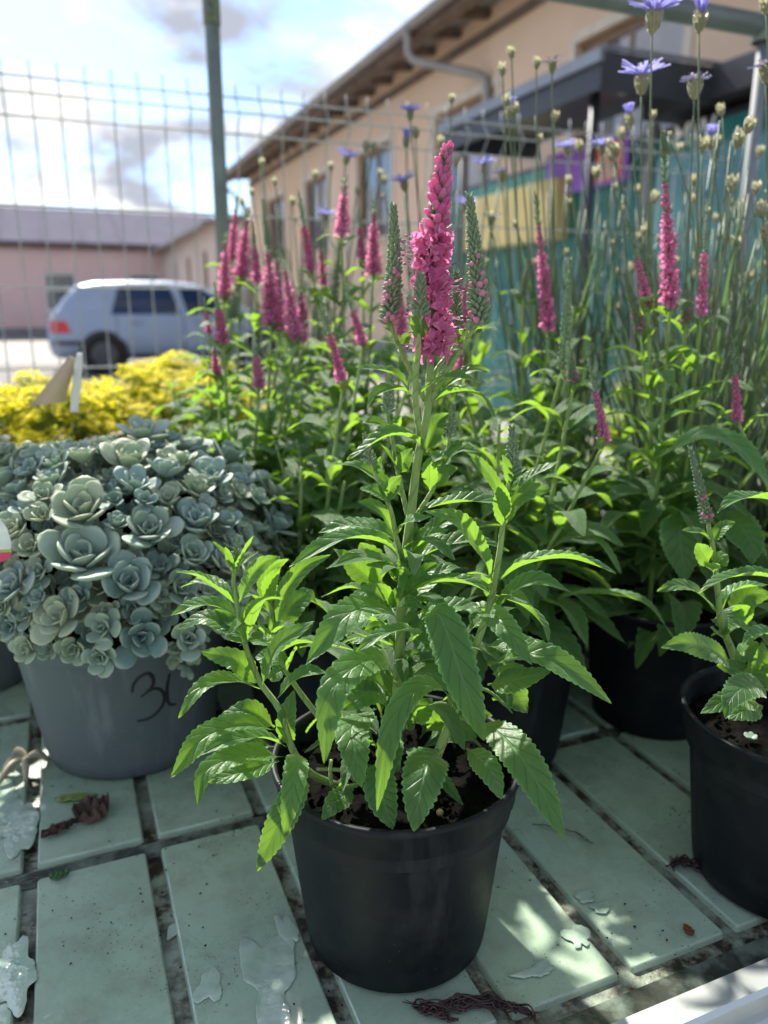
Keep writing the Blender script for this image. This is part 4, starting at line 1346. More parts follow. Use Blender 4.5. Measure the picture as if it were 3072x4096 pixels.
LEAVES = [
 # A: left stem
 ('A', [(700, 760, -20), (470, 585, -25), (300, 480, -30), (115, 440, -35)], 15, 0, 45), ('A', [(690, 690, -10), (430, 540, 0), (175, 585, 0)], 14, 15, 35),
 ('A', [(730, 740, -22), (830, 520, -28), (960, 360, -33), (1120, 300, -36)], 15, 55, 30), ('A', [(665, 470, -20), (600, 300, -22), (480, 158, -25)], 7, 20, 40),
 ('A', [(690, 480, -22), (760, 300, -26), (870, 95, -28)], 9, 5, 30), ('A', [(700, 420, -15), (790, 320, -10), (915, 250, -8)], 5, 30, 30), ('A', [(665, 420, -24), (630, 310, -25), (595, 205, -27)], 5, 60, 30),
 ('A', [(800, 1150, -20), (860, 850, -32), (970, 720, -40), (1150, 695, -46)], 20, -10, 42), ('A', [(790, 1150, -15), (660, 960, -5), (495, 800, 0)], 18, 65, 25),
 ('A', [(750, 900, -18), (560, 790, -18), (330, 760, -22), (85, 860, -28)], 17, 15, 42), ('A', [(780, 1090, -12), (600, 960, -6), (380, 880, -5), (140, 990, -5)], 16, 40, 22),
 ('A', [(940, 1530, -20), (700, 1290, -25), (360, 1200, -25)], 21, 60, 20), ('A', [(930, 1560, -22), (680, 1480, -35), (380, 1540, -55), (150, 1830, -70)], 21, 30, 42),
 ('A', [(950, 1530, -24), (1010, 1330, -32), (1130, 1120, -40), (1440, 910, -45)], 22, 45, 30), ('A', [(1030, 900, 10), (980, 560, 12), (1060, 390, 6), (1195, 320, 0)], 14, 40, 20),
 ('A', [(1040, 780, 8), (1020, 560, 0), (1110, 400, -5)], 11, -5, 30), ('A', [(1070, 1000, 8), (1150, 680, 0), (1330, 420, -8), (1600, 280, -15)], 15, 55, 32),
 ('A', [(1100, 1060, 10), (1200, 820, 20), (1380, 660, 28), (1470, 740, 30)], 20, 65, 14), ('A', [(1060, 1110, 6), (960, 1000, 0), (880, 900, -4)], 15, 0, 30),
 ('A', [(735, 720, -12), (810, 640, 5), (1000, 830, 14)], 15, 15, 25), ('A', [(1100, 1640, -35), (1230, 1500, -40), (1400, 1400, -42), (1575, 1400, -40)], 19, 20, 40),
 ('A', [(1050, 1150, 8), (900, 1090, 12), (780, 1000, 14)], 15, 20, 30), ('A', [(1150, 1360, 4), (1050, 1420, 0), (990, 1380, 0)], 13, 55, 20), ('A', [(1180, 1380, 5), (1050, 1260, 10), (880, 1250, 14)], 20, 45, 20),
 ('A', [(1180, 1390, 2), (1230, 1250, -4), (1270, 1150, -8)], 9, 20, 25),
 # B
 ('B', [(1200, 570, -30), (950, 480, -42), (640, 510, -58), (330, 660, -70)], 18, 15, 42), ('B', [(1060, 400, -25), (760, 360, -38), (380, 490, -55), (75, 860, -78)], 27, 55, 26),
 ('B', [(1060, 380, -12), (830, 230, -18), (560, 250, -20)], 19, 50, 24), ('B', [(1150, 660, -35), (800, 640, -52), (420, 790, -70), (330, 1120, -84)], 24, 50, 30),
 ('B', [(1250, 600, -40), (1270, 720, -62), (1230, 1000, -78), (1150, 1410, -86)], 23, 85, 12), ('B', [(1350, 800, -38), (1250, 1000, -60), (1080, 1350, -70), (890, 1750, -76)], 27, 85, 10),
 ('C', [(390, 1320, -42), (230, 1430, -58), (90, 1610, -68)], 21, 75, 5), ('B', [(1240, 590, -28), (1150, 430, -31), (1060, 310, -30)], 7, 30, 30), ('B', [(1235, 580, -28), (1170, 350, -30), (1250, 20, -26)], 16, 40, 30),
 ('B', [(1060, 560, -20), (800, 560, -20), (450, 660, -24)], 15, 30, 30), ('B', [(1100, 700, -25), (760, 800, -42), (430, 900, -50)], 17, 60, 24),
 # E
 ('E', [(870, 850, -4), (640, 640, -12), (250, 620, -20), (-218, 874, -35)], 24, 12, 46), ('E', [(860, 660, 5), (650, 530, 6), (330, 480, 9), (60, 550, 10)], 21, 25, 30),
 ('E', [(870, 1140, -6), (1150, 1020, -14), (1500, 1040, -19), (1760, 1180, -22)], 21, 0, 50), ('E', [(880, 1650, -8), (960, 1500, -28), (700, 1500, -45), (410, 1680, -60)], 20, 5, 45, 0.2),
 ('E', [(970, 400, 0), (1150, 300, 4), (1500, 250, 8), (1900, 258, 12)], 18, 10, 42), ('E', [(930, 850, 6), (1150, 720, 12), (1500, 620, 15), (1863, 727, 14)], 18, 12, 40),
 ('E', [(930, 800, -4), (1050, 600, -8), (1295, 515, -10)], 11, 20, 40), ('E', [(960, 790, 2), (1090, 640, 4), (1250, 560, 4)], 9, 20, 30), ('E', [(962, 640, -3), (975, 540, -4), (985, 455, -4)], 4, 60, 20),
 ('E', [(975, 630, -3), (1010, 550, -5), (1065, 495, -5)], 5, 40, 30), ('E', [(800, 580, -10), (900, 450, -15), (1130, 395, -18)], 11, 15, 32),
 ('E', [(765, 560, -8), (660, 360, -10), (550, 275, -11), (430, 260, -12)], 12, 35, 38), ('E', [(735, 290, -8), (620, 175, -10), (445, 125, -11)], 11, 30, 30), ('E', [(725, 260, -9), (750, 110, -11), (840, 10, -12)], 10, 60, 22),
 ('E', [(790, 1010, -5), (690, 890, -9), (510, 850, -12)], 10, 30, 35), ('E', [(770, 1000, -4), (760, 900, -6), (740, 820, -6)], 4, 40, 20), ('E', [(790, 980, -5), (800, 910, -6), (822, 860, -6)], 4, 40, 20),
 ('E', [(735, 1260, -8), (700, 1110, -12), (600, 1020, -14)], 8, 50, 25), ('E', [(725, 1265, -10), (580, 1110, -18), (385, 1120, -24)], 14, 45, 22), ('E', [(745, 1270, -9), (790, 1140, -12), (850, 1050, -12)], 8, 50, 25),
 ('E', [(890, 1090, -6), (980, 985, -10), (1105, 935, -12)], 11, 40, 30), ('E', [(900, 1095, -8), (865, 1010, -11), (820, 955, -12)], 7, 60, 20), ('E', [(890, 1240, -5), (930, 1150, -8), (1020, 1090, -8)], 9, 40, 30),
 ('E', [(900, 1230, -4), (1050, 1180, -8), (1195, 1170, -9)], 7, 30, 30), ('E', [(770, 1290, -8), (900, 1210, -16), (1060, 1265, -24)], 10, 45, 25), ('E', [(640, 1060, 12), (420, 890, 2), (200, 700, -4)], 24, 60, 22),
 ('E', [(660, 1030, 18), (560, 820, 18), (450, 640, 20)], 26, 70, 15), ('E', [(740, 1520, -8), (620, 1440, -14), (490, 1475, -18)], 9, 50, 20), ('E', [(870, 1430, -4), (930, 1370, -6), (1020, 1400, -8)], 11, 50, 20),
 ('E', [(1000, 1400, 12), (1090, 1330, 14), (1180, 1235, 14)], 22, -10, 25), ('E', [(950, 1400, 20), (1300, 1250, 25), (1640, 1270, 30)], 22, 30, 25), ('E', [(900, 1430, 0), (1080, 1480, -8), (1240, 1610, -14)], 24, 60, 15),
 ('E', [(850, 1395, -4), (640, 1260, -20), (330, 1330, -40), (-60, 1800, -62)], 32, 48, 26), ('E', [(880, 1100, 8), (1080, 920, 14), (1180, 830, 16)], 16, 40, 30), ('E', [(900, 700, 10), (1130, 540, 16), (1330, 420, 18), (1540, 520, 20)], 20, 25, 35),
 ('E', [(850, 1200, 8), (1250, 900, 25), (1400, 870, 28)], 18, 30, 30), ('E', [(820, 1300, 10), (560, 1330, 20), (330, 1400, 25)], 24, 55, 15), ('E', [(800, 1500, 10), (560, 1500, 18), (330, 1600, 20)], 22, 40, 20),
 # C
 ('C', [(800, 345, -8), (700, 130, -30), (500, 110, -48), (200, 380, -72), (110, 1080, -92)], 29, 70, 18, 0.22), ('C', [(1365, 560, -22), (1230, 370, -40), (1000, 360, -56), (760, 700, -76), (610, 1530, -92)], 22, 72, 28, 0.2),
 ('C', [(1190, 930, -35), (1080, 1100, -62), (1010, 1400, -78), (960, 1725, -88)], 40, 85, 8), ('S', [(1640, 2570, -8), (1745, 2455, -34), (1850, 2720, -64), (1935, 2962, -72)], 36, 80, 14, 0.24),
 ('C', [(900, 180, -6), (1040, 95, -12), (1190, 110, -14)], 13, 30, 35), ('C', [(890, 185, -4), (960, 80, -6), (1040, -20, -8)], 8, 40, 25), ('C', [(960, 190, 4), (1120, 260, 0), (1290, 150, -4)], 18, 20, 35), ('C', [(800, 230, -8), (880, 195, -14), (950, 285, -18)], 10, 60, 20),
 ('C', [(740, 440, -12), (520, 420, -28), (270, 570, -42)], 24, 60, 16), ('C', [(720, 380, -6), (520, 270, -20), (300, 360, -34)], 28, 60, 16), ('C', [(600, 560, -18), (380, 720, -42), (400, 950, -58), (470, 1310, -68)], 32, 82, 10),
 ('C', [(680, 1000, -45), (640, 1300, -62), (760, 1700, -74)], 30, 85, 8), ('C', [(820, 800, -30), (740, 1000, -48), (700, 1250, -58)], 20, 85, 10), ('C', [(960, 700, -10), (1060, 560, -14), (1140, 460, -16)], 20, 60, 15),
 ('C', [(1080, 760, -8), (1160, 700, -10), (1100, 560, -10)], 22, 70, 10), ('C', [(700, 420, 5), (820, 560, 0), (960, 760, -6)], 22, 70, 12), ('C', [(1300, 860, -15), (1420, 760, -20), (1560, 830, -26)], 20, 60, 15),
 # D
 ('D', [(60, 1220, -22), (280, 1260, -46), (560, 1600, -76), (830, 2142, -98)], 34, 75, 12, 0.12), ('D', [(30, 1390, -42), (210, 1560, -62), (315, 1805, -72)], 23, 80, 8), ('D', [(200, 720, -10), (560, 640, -26), (880, 780, -36), (1195, 1035, -44)], 27, 42, 32),
 ('D', [(200, 880, -18), (450, 840, -34), (715, 765, -36)], 24, 60, 14), ('D', [(225, 350, -8), (205, 300, -22), (380, 470, -44), (560, 725, -56)], 25, 66, 34, 0.1), ('D', [(250, 160, 2), (480, 250, 8), (640, 400, 2), (700, 572, -8)], 21, -10, 36),
 ('D', [(235, 350, -5), (390, 150, -14), (620, 45, -20), (870, 142, -26)], 18, 25, 42), ('D', [(230, 620, -6), (400, 560, 4), (640, 530, 10)], 22, 30, 26), ('D', [(240, 800, -14), (380, 770, -24), (500, 730, -30)], 12, 60, 20), ('D', [(240, 1000, -10), (400, 960, -12), (520, 1110, -16)], 26, 70, 14),
 ('D', [(60, 440, 4), (150, 300, 12), (20, 250, 20)], 20, 30, 25), ('D', [(210, 560, 2), (300, 580, -8), (360, 620, -14)], 14, 20, 30),
 # F
 ('F', [(330, 1600, -5), (600, 1440, -8), (1000, 1385, -11), (1450, 1515, -15)], 23, -4, 50), ('F', [(280, 1590, -8), (150, 1280, -24), (-60, 1010, -35), (-360, 935, -40)], 21, 50, 38), ('F', [(385, 980, -5), (310, 690, -10), (180, 500, -13), (30, 370, -15)], 10, 40, 22),
 ('F', [(380, 1100, -5), (375, 880, -13), (372, 650, -22)], 11, -75, 16), ('F', [(420, 850, -5), (600, 640, -6), (910, 460, -6)], 11, 15, 32), ('F', [(410, 1080, -2), (500, 850, -6), (640, 740, -9), (850, 735, -11)], 16, 50, 28), ('F', [(440, 700, -8), (430, 530, -10), (375, 395, -10)], 6, 60, 20), ('F', [(460, 650, -5), (540, 560, -5), (620, 510, -5)], 4, 40, 20),
 # G
 ('G', [(705, 430, -5), (580, 270, -8), (400, 190, -10), (170, 165, -12)], 13, 18, 40), ('G', [(700, 410, -2), (520, 375, -8), (360, 440, -12), (275, 565, -14)], 14, 18, 45), ('G', [(750, 440, -8), (900, 325, -12), (1150, 262, -16), (1345, 305, -18)], 14, 12, 40),
 ('G', [(900, 480, 0), (1080, 405, -3), (1300, 425, -6), (1495, 640, -9)], 16, 0, 46), ('G', [(940, 430, 6), (1160, 240, 10), (1300, 185, 12), (1445, 205, 12)], 12, 30, 35), ('G', [(830, 980, -4), (720, 850, -10), (480, 820, -15), (90, 1040, -22)], 18, 10, 48), ('G', [(840, 970, 4), (930, 720, 8), (1050, 600, 10)], 16, 55, 28),
 ('G', [(500, 800, 12), (390, 700, 10), (230, 690, 9)], 10, 28, 35), ('G', [(520, 800, 12), (560, 700, 10), (600, 625, 10)], 9, -20, 25), ('G', [(580, 1170, 8), (490, 1010, 8), (400, 880, 8)], 13, 0, 35), ('G', [(590, 1180, 7), (640, 1040, 5), (715, 930, 4)], 12, 60, 25),
 ('G', [(620, 1400, 5), (360, 1210, 5), (180, 1110, 5), (-10, 1075, 5)], 16, 20, 40), ('G', [(370, 1190, -2), (385, 1100, -3), (410, 1005, -3)], 5, 40, 25), ('G', [(470, 1400, -6), (520, 1290, -8), (605, 1190, -9)], 9, 50, 25), ('G', [(460, 1400, -6), (350, 1330, -6), (210, 1315, -6)], 10, 25, 35),
 ('G', [(990, 1110, 8), (1110, 960, 5), (1225, 880, 4)], 13, 28, 32), ('G', [(930, 1300, 6), (1010, 1170, 4), (1138, 1115, 3)], 14, 52, 26), ('G', [(880, 1330, 4), (872, 1170, -2), (870, 1015, -8)], 10, -60, 18), ('G', [(1060, 1010, 10), (1200, 940, 10), (1345, 975, 10)], 9, 30, 35),
 ('G', [(1040, 910, 9), (1010, 860, 8), (985, 805, 8)], 3.5, 40, 20), ('G', [(1060, 930, 9), (1110, 890, 8), (1155, 850, 8)], 3.5, 40, 20), ('G', [(740, 1090, 6), (660, 1000, 12), (550, 900, 14)], 10, 15, 30), ('G', [(900, 1060, 8), (1000, 1000, 14), (1060, 1000, 14)], 10, 30, 30),
 # H
 ('H', [(552, 2010, -16), (520, 1850, -18), (500, 1700, -19)], 6.5, 70, 24), ('H', [(560, 2000, -15), (598, 1870, -14), (606, 1760, -14)], 5.5, 60, 24), ('H', [(385, 2060, 8), (290, 2010, 6), (130, 1990, 4)], 6.5, 20, 30), ('H', [(395, 2050, 8), (430, 1970, 9), (490, 1930, 10)], 6, 50, 24), ('H', [(955, 2050, -4), (975, 1940, -5), (995, 1830, -5)], 5, 30, 30),
 ('H', [(285, 1900, 8), (240, 1880, 8), (215, 1865, 8)], 3, 40, 20), ('H', [(1100, 1930, -5), (1150, 1900, -5), (1180, 1880, -5)], 3, 40, 20),
]
for L_ in LEAVES:
    add_leaf(main, L_[0], L_[1], L_[2], L_[3], L_[4], L_[5] if len(L_) > 5 else 0.08)

# canonical leaves used for copies
CANON = []
for k, (arch, w, f) in enumerate(((0.16, 0.33, 26), (0.10, 0.29, 32), (0.22, 0.36, 20), (0.05, 0.27, 36))):
    mb = leaf_geo([(0, 0, 0), (0.33, 0.01, arch), (0.68, 0.0, arch * 0.9), (1.0, -0.02, arch * 0.1 - 0.16)], w, 0, f, 0.07, 14, 3, 3, Vector((0, 0, 1)), wave=0.04, seed=k)
    CANON.append((mb.mesh('leaf', M_LEAF2), mb.mesh('leaf', M_LEAF)))


def leaf_copy(root, p, az, el, size, k, near=False, roll=0.0):
    Mx = Matrix.Translation(p) @ Matrix.Rotation(az, 4, 'Z') @ Matrix.Rotation(-el, 4, 'Y') @ Matrix.Rotation(roll, 4, 'X') @ Matrix.Diagonal((size, size * (0.72 if near else 0.95), size, 1))
    return obj('leaf', CANON[k % 4][1 if near else 0], root, Mx)


rng = random.Random(77)
for k in range(34):                                       # back and inner leaves of the front plant
    a = rng.uniform(0.15, PI - 0.15) if k < 26 else rng.uniform(PI, 2 * PI)
    r = rng.uniform(0.004, 0.03)
    leaf_copy(main, Vector((r * math.cos(a), r * math.sin(a), rng.uniform(0.118, 0.20))), a + rng.uniform(-0.4, 0.4), rng.uniform(-0.2, 0.6), rng.uniform(0.045, 0.075) * (0.7 if k >= 26 else 1), k, True, rng.uniform(-0.4, 0.4))

for k in range(36):                                       # thin young leaves tufted at the nodes
    x, y = rng.choice(((1608, 2300), (1600, 2420), (1598, 2540), (1596, 2660), (1960, 2420), (975, 2540), (1090, 2560), (1850, 2650)))
    p_ = at(x, y, Y0 + (-0.02 if x < 1200 else 0)) - main.location
    a = rng.random() * 2 * PI
    leaf_copy(main, p_ + Vector((rng.uniform(-0.003, 0.003), rng.uniform(-0.004, 0.004), rng.uniform(-0.012, 0.012))), a, rng.uniform(0.2, 0.9), rng.uniform(0.022, 0.048) * (0.6 if x < 1200 else 1.0), k, True, rng.uniform(-0.5, 0.5))

# fertiliser bead lying on the soil
mb = MB()
mb.lathe([(0.0001, -0.0022), (0.0013, -0.0018), (0.0021, -0.0006), (0.0021, 0.0007), (0.0013, 0.0018), (0.0001, 0.0022)], 12)
o = tag(obj('fertiliser_bead', mb.mesh('fertiliser_bead', plain('tan_bead', (0.55, 0.38, 0.17), 0.5))), 'small round tan fertiliser bead on the soil of the front pot', 'bead')
o.location = onz(950 * D, 1755 * D, ZT + 0.118)

# ================================================================ right-hand plant
YR = 0.482
right = empty('potted_speedwell', (0.290, 0.482, ZT), 'young potted speedwell with one pale bud spike, cut off by the right edge', 'potted plant')
pot_parts(right, seed=2)
add_stem(right, [('R', 1230, 1760, 0), ('R', 1170, 1560, -4), ('R', 1070, 1300, -8), ('R', 1040, 1000, -8), ('R', 1000, 650, -8), ('R', 955, 420, -8)], 0.0024, 0.0012, Y=YR)
gspike(None, (950, 430, -8), (800, -235, -6), 'R', 0.0045, 0.7, 12, YR, right)
add_stem(right, [('R', 1500, 1900, -10), ('R', 1620, 1500, -12), ('R', 1640, 900, -16), ('R', 1660, 250, -20)], 0.0022, 0.0012, Y=YR)
RL = [([(990, 600, -8), (880, 510, -10), (725, 490, -12)], 9, 20, 40), ([(995, 600, -8), (1080, 470, -10), (1195, 415, -10)], 10, 40, 30), ([(970, 790, -8), (900, 690, -12), (855, 600, -14)], 17, 65, 22), ([(1025, 800, -8), (1070, 740, -12), (1125, 810, -16)], 13, 60, 20),
      ([(1000, 860, -9), (985, 800, -18), (960, 770, -24)], 14, 20, 25), ([(1650, 960, -35), (1400, 890, -40), (1100, 920, -46), (875, 1050, -50)], 23, 0, 46), ([(1030, 1210, -10), (870, 1050, -18), (700, 975, -24), (500, 1030, -28)], 20, 30, 30), ([(1080, 1200, -8), (1180, 1030, -6), (1480, 965, -4)], 18, -10, 40),
      ([(1650, 250, -20), (1400, 205, -22), (1200, 225, -25), (1040, 335, -28)], 22, 0, 46), ([(1180, 1690, -26), (1000, 1560, -44), (760, 1490, -55), (540, 1530, -60)], 30, 60, 15), ([(1070, 1180, 0), (1130, 1250, -6), (1130, 1390, -12)], 30, 88, 8), ([(1350, 1390, -20), (1240, 1330, -24), (1135, 1280, -26)], 9, 40, 28),
      ([(1090, 1420, -8), (1020, 1400, -16), (985, 1345, -20)], 14, 50, 25), ([(1085, 1430, -8), (1140, 1400, -14), (1185, 1370, -18)], 9, 40, 25), ([(1600, 1440, -30), (1400, 1400, -36), (1260, 1490, -42)], 17, 15, 44), ([(1500, 1900, -45), (1300, 1870, -64), (1160, 1980, -78), (1110, 2160, -86)], 32, 68, 14), ([(1440, 2040, -55), (1150, 1990, -72), (890, 2110, -82)], 24, 60, 14),
      ([(1400, 1830, -20), (1220, 1720, -30), (1030, 1680, -36)], 22, 60, 14), ([(1180, 1600, -10), (1300, 1560, -20), (1440, 1640, -30)], 26, 60, 14), ([(1240, 1750, -15), (1340, 1700, -30), (1500, 1760, -45)], 20, 60, 20), ([(1200, 1300, 5), (1300, 1080, 0), (1520, 1060, -8)], 26, 60, 16), ([(1300, 1350, 2), (1240, 1180, -6), (1240, 1120, -10)], 20, 70, 14), ([(1480, 1900, -30), (1430, 1650, -40), (1440, 1480, -44)], 22, 75, 18),
      ([(1440, 2060, -50), (1280, 2080, -60), (1140, 2160, -66)], 24, 75, 8)]
for L_ in RL:
    add_leaf(right, 'R', L_[0], L_[1], L_[2], L_[3], 0.08, YR)
rng = random.Random(5)
for k in range(22):
    a = rng.uniform(-0.9, 2.4)
    r = rng.uniform(0.0, 0.04)
    leaf_copy(right, Vector((0.02 + r * math.cos(a), r * math.sin(a), rng.uniform(0.115, 0.23))), a, rng.uniform(-0.2, 0.7), rng.uniform(0.04, 0.07), k, True, rng.uniform(-0.4, 0.4))

# ================================================================ speedwells behind
PINKS = []
for k, (of, tp) in enumerate(((0.66, 0.14), (0.55, 0.22), (0.20, 0.45), (0.70, 0.15))):
    PINKS.append(pink_spike_geo(0.1, 0.010, 40 + k, of, tp).mesh('flower_spike', [M_PINK, M_CALYX, M_GREENBUD, M_ANTHER]))
GREENS = [green_spike_geo(0.1, 0.0058, pk, 60 + i, 0.55).mesh('flower_spike', GS_MATS) for i, pk in enumerate((0.0, 0.6))]


def speedwell(loc, label, spikes, seed, ht=0.22, nshoots=7, lsize=1.0, pot=True, grp='pink speedwells behind the front plant'):
    """spikes: (kind, xb, yb, xt, yt, Y, radius_mm) in display pixels"""
    rng = random.Random(seed)
    root = empty('potted_speedwell', (loc[0], loc[1], ZT), label, 'potted plant', grp)
    pot_parts(root, seed=seed)
    tops = []
    for kd, xb, yb, xt, yt, Y, rad in spikes:
        B = at(xb * D, yb * D, Y) - root.location
        T_ = at(xt * D, yt * D, Y + 0.004) - root.location
        me = (PINKS if kd < 4 else GREENS)[kd if kd < 4 else kd - 4]
        R = 0.010 if kd < 4 else 0.0058
        spike_obj(root, B, T_, me, 0.1, R, rad * (1.14 if kd < 4 else 1.0) / 1000)
        if rad != 4:
            tops.append(B)
    nshoots += 3
    for k in range(nshoots):
        a = 2 * PI * k / nshoots + rng.uniform(-0.4, 0.4)
        r = rng.uniform(0.02, 0.075)
        tops.append(Vector((r * math.cos(a), r * math.sin(a), 0.13 + ht * rng.uniform(0.45, 0.95))))
    for i, B in enumerate(tops):
        foot = Vector((rng.uniform(-0.03, 0.03), rng.uniform(-0.03, 0.03), 0.112))
        h = (foot * 0.35 + B * 0.65); h.z = foot.z + (B.z - foot.z) * 0.45
        h.x = foot.x + (B.x - foot.x) * 0.55; h.y = foot.y + (B.y - foot.y) * 0.55
        P = catmull([foot, h, B], 24)
        mb = MB(); mb.tube(P, [0.0024 - 0.0011 * j / 24 for j in range(25)], 6)
        obj('stem', mb.mesh('stem', M_STEM), root)
        L = sum((P[j + 1] - P[j]).length for j in range(24))
        nn = max(3, int(L / 0.033))
        az = rng.random() * PI
        for j in range(nn + 1):
            t = (j + 0.35) / (nn + 0.6)
            p = P[min(24, int(t * 24))]
            az += PI / 2 + rng.uniform(-0.3, 0.3)
            sz = (0.106 - 0.078 * t) * rng.uniform(0.8, 1.2) * lsize
            for s in (0, PI):
                leaf_copy(root, p, az + s + rng.uniform(-0.25, 0.25), 0.15 + 0.35 * t + rng.uniform(-0.25, 0.2), sz, rng.randrange(4), False, rng.uniform(-0.3, 0.3))
    return root


# spikes in view: kinds 0-3 pink, 4 green, 5 green with pale pink buds
p3 = speedwell((0.275, 0.715), 'potted speedwell with tall bright pink spike and two side spikes at the right', [
    (1, 1448, 660, 1434, 330, 0.66, 8.5), (2, 1400, 660, 1355, 480, 0.66, 5.5), (5, 1385, 720, 1350, 590, 0.67, 4.8), (2, 1515, 682, 1528, 440, 0.665, 5.5), (5, 1480, 700, 1482, 610, 0.68, 4.5), (4, 1438, 335, 1430, 285, 0.66, 4)], 31, 0.20, 5)
p4 = speedwell((0.105, 0.655), 'potted speedwell with dark pot and low pink spikes right behind the front plant', [
    (2, 1308, 955, 1268, 760, 0.58, 5.2), (5, 1240, 830, 1226, 740, 0.60, 4.5), (4, 1215, 800, 1232, 560, 0.62, 4.2)], 32, 0.20, 6)
p5 = speedwell((-0.065, 0.690), 'potted speedwell with a leaning pink spike left of the front plant', [
    (2, 742, 832, 690, 640, 0.66, 6.0), (2, 785, 745, 745, 620, 0.72, 6.0), (4, 905, 760, 880, 640, 0.70, 5)], 33, 0.16, 7)
p6 = speedwell((-0.155, 0.855), 'potted speedwell with clustered pink spikes above the yellow stonecrop', [
    (3, 587, 700, 578, 520, 0.82, 11.5), (3, 640, 730, 612, 560, 0.80, 9.5), (2, 482, 742, 463, 610, 0.78, 8), (2, 560, 838, 548, 718, 0.76, 7.5), (4, 578, 530, 568, 430, 0.82, 4), (0, 468, 812, 462, 745, 0.80, 6), (2, 556, 610, 546, 480, 0.90, 7), (3, 604, 715, 598, 540, 0.86, 8), (0, 655, 740, 645, 640, 0.85, 7)], 34, 0.17, 7)
p7 = speedwell((-0.02, 0.905), 'potted speedwell with two purple pink spikes left of the tall front spike', [
    (3, 738, 505, 745, 385, 0.86, 9.0), (4, 722, 650, 735, 520, 0.86, 5), (3, 806, 590, 808, 438, 0.84, 9.0), (2, 672, 585, 645, 415, 0.88, 7), (5, 850, 700, 850, 560, 0.84, 7), (0, 868, 720, 856, 575, 0.80, 8), (2, 783, 560, 772, 440, 0.92, 6.5), (1, 700, 620, 690, 520, 0.94, 6)], 35, 0.18, 7)
p8 = speedwell((-0.235, 1.02), 'potted speedwell with two pale pink spikes beside the tall tube post', [
    (3, 520, 600, 535, 455, 1.0, 10.5), (3, 484, 640, 488, 505, 1.0, 10), (1, 500, 560, 512, 430, 1.05, 8), (2, 452, 720, 440, 640, 1.0, 5), (4, 500, 690, 520, 590, 1.0, 6), (1, 655, 690, 648, 615, 1.02, 8)], 36, 0.20, 6)
p9 = speedwell((0.175, 0.845), 'potted speedwell with one full pink spike in front of the thin stems', [
    (1, 1185, 712, 1158, 430, 0.80, 8.5), (4, 1130, 640, 1140, 560, 0.82, 5), (4, 1240, 660, 1230, 560, 0.80, 5), (0, 1000, 700, 1005, 600, 0.78, 7.5), (0, 990, 810, 998, 755, 0.7, 6)], 37, 0.19, 7)
p10 = speedwell((0.43, 0.62), 'potted speedwell with thin pale pink spike at the far right edge', [
    (2, 1592, 910, 1585, 735, 0.60, 5.0)], 38, 0.18, 6)
p11 = speedwell((-0.09, 1.10), 'potted speedwell of plain leafy shoots far back in the middle', [(0, 770, 740, 764, 650, 1.04, 8), (4, 600, 720, 596, 640, 1.05, 6), (5, 690, 760, 684, 650, 1.02, 6)], 39, 0.20, 7)
p12 = speedwell((0.08, 1.02), 'potted speedwell with leafy shoots behind the tall front spike', [(5, 960, 640, 968, 560, 1.0, 6), (4, 1050, 700, 1056, 600, 1.0, 5)], 41, 0.20, 7)
# one long leaf arching out of the pot behind, to the right
add_leaf(p4, 'S', [(2150, 2460, 0), (2300, 2378, -20), (2560, 2405, -50), (2694, 2547, -66)], 28, -8, 40, 0.1, 0.62)
add_leaf(p3, 'R', [(760, 250, 0), (700, 480, -30), (740, 760, -40), (760, 960, -44)], 48, 80, 12, 0.1, 0.66)
add_leaf(p3, 'R', [(1050, 300, 20), (1200, 420, 0), (1330, 600, -20), (1350, 790, -30)], 40, 70, 14, 0.1, 0.62)
add_leaf(p3, 'S', [(2640, 1830, 0), (2800, 1740, -10), (2960, 1790, -25), (3100, 1960, -40)], 30, 30, 26, 0.1, 0.60)
# ================================================================ blue flowers with papery buds
M_CSTEM = leaf_mat('wiry_stem', (0.085, 0.135, 0.07), (0.15, 0.20, 0.10), (0.3, 0.4, 0.15), 0.12, sheen=0.25, vein=(0.13, 0.18, 0.09))
M_PAPER = leaf_mat('papery_scale', (0.22, 0.24, 0.14), (0.42, 0.42, 0.29), (0.65, 0.62, 0.38), 0.4, vein=(0.16, 0.15, 0.08), rough=0.3, sheen=0.4)
M_VIOLET = leaf_mat('violet_petal', (0.26, 0.25, 0.66), (0.42, 0.40, 0.82), (0.48, 0.46, 0.92), 0.42, vein=(0.2, 0.18, 0.6), sheen=0.2)
M_FADED = leaf_mat('faded_petal', (0.055, 0.055, 0.085), (0.16, 0.15, 0.26), (0.25, 0.22, 0.40), 0.3, vein=(0.06, 0.05, 0.08))
M_BLADE = leaf_mat('grassy_leaf', (0.045, 0.095, 0.04), (0.085, 0.15, 0.06), (0.22, 0.38, 0.10), 0.28, vein=(0.12, 0.2, 0.09))


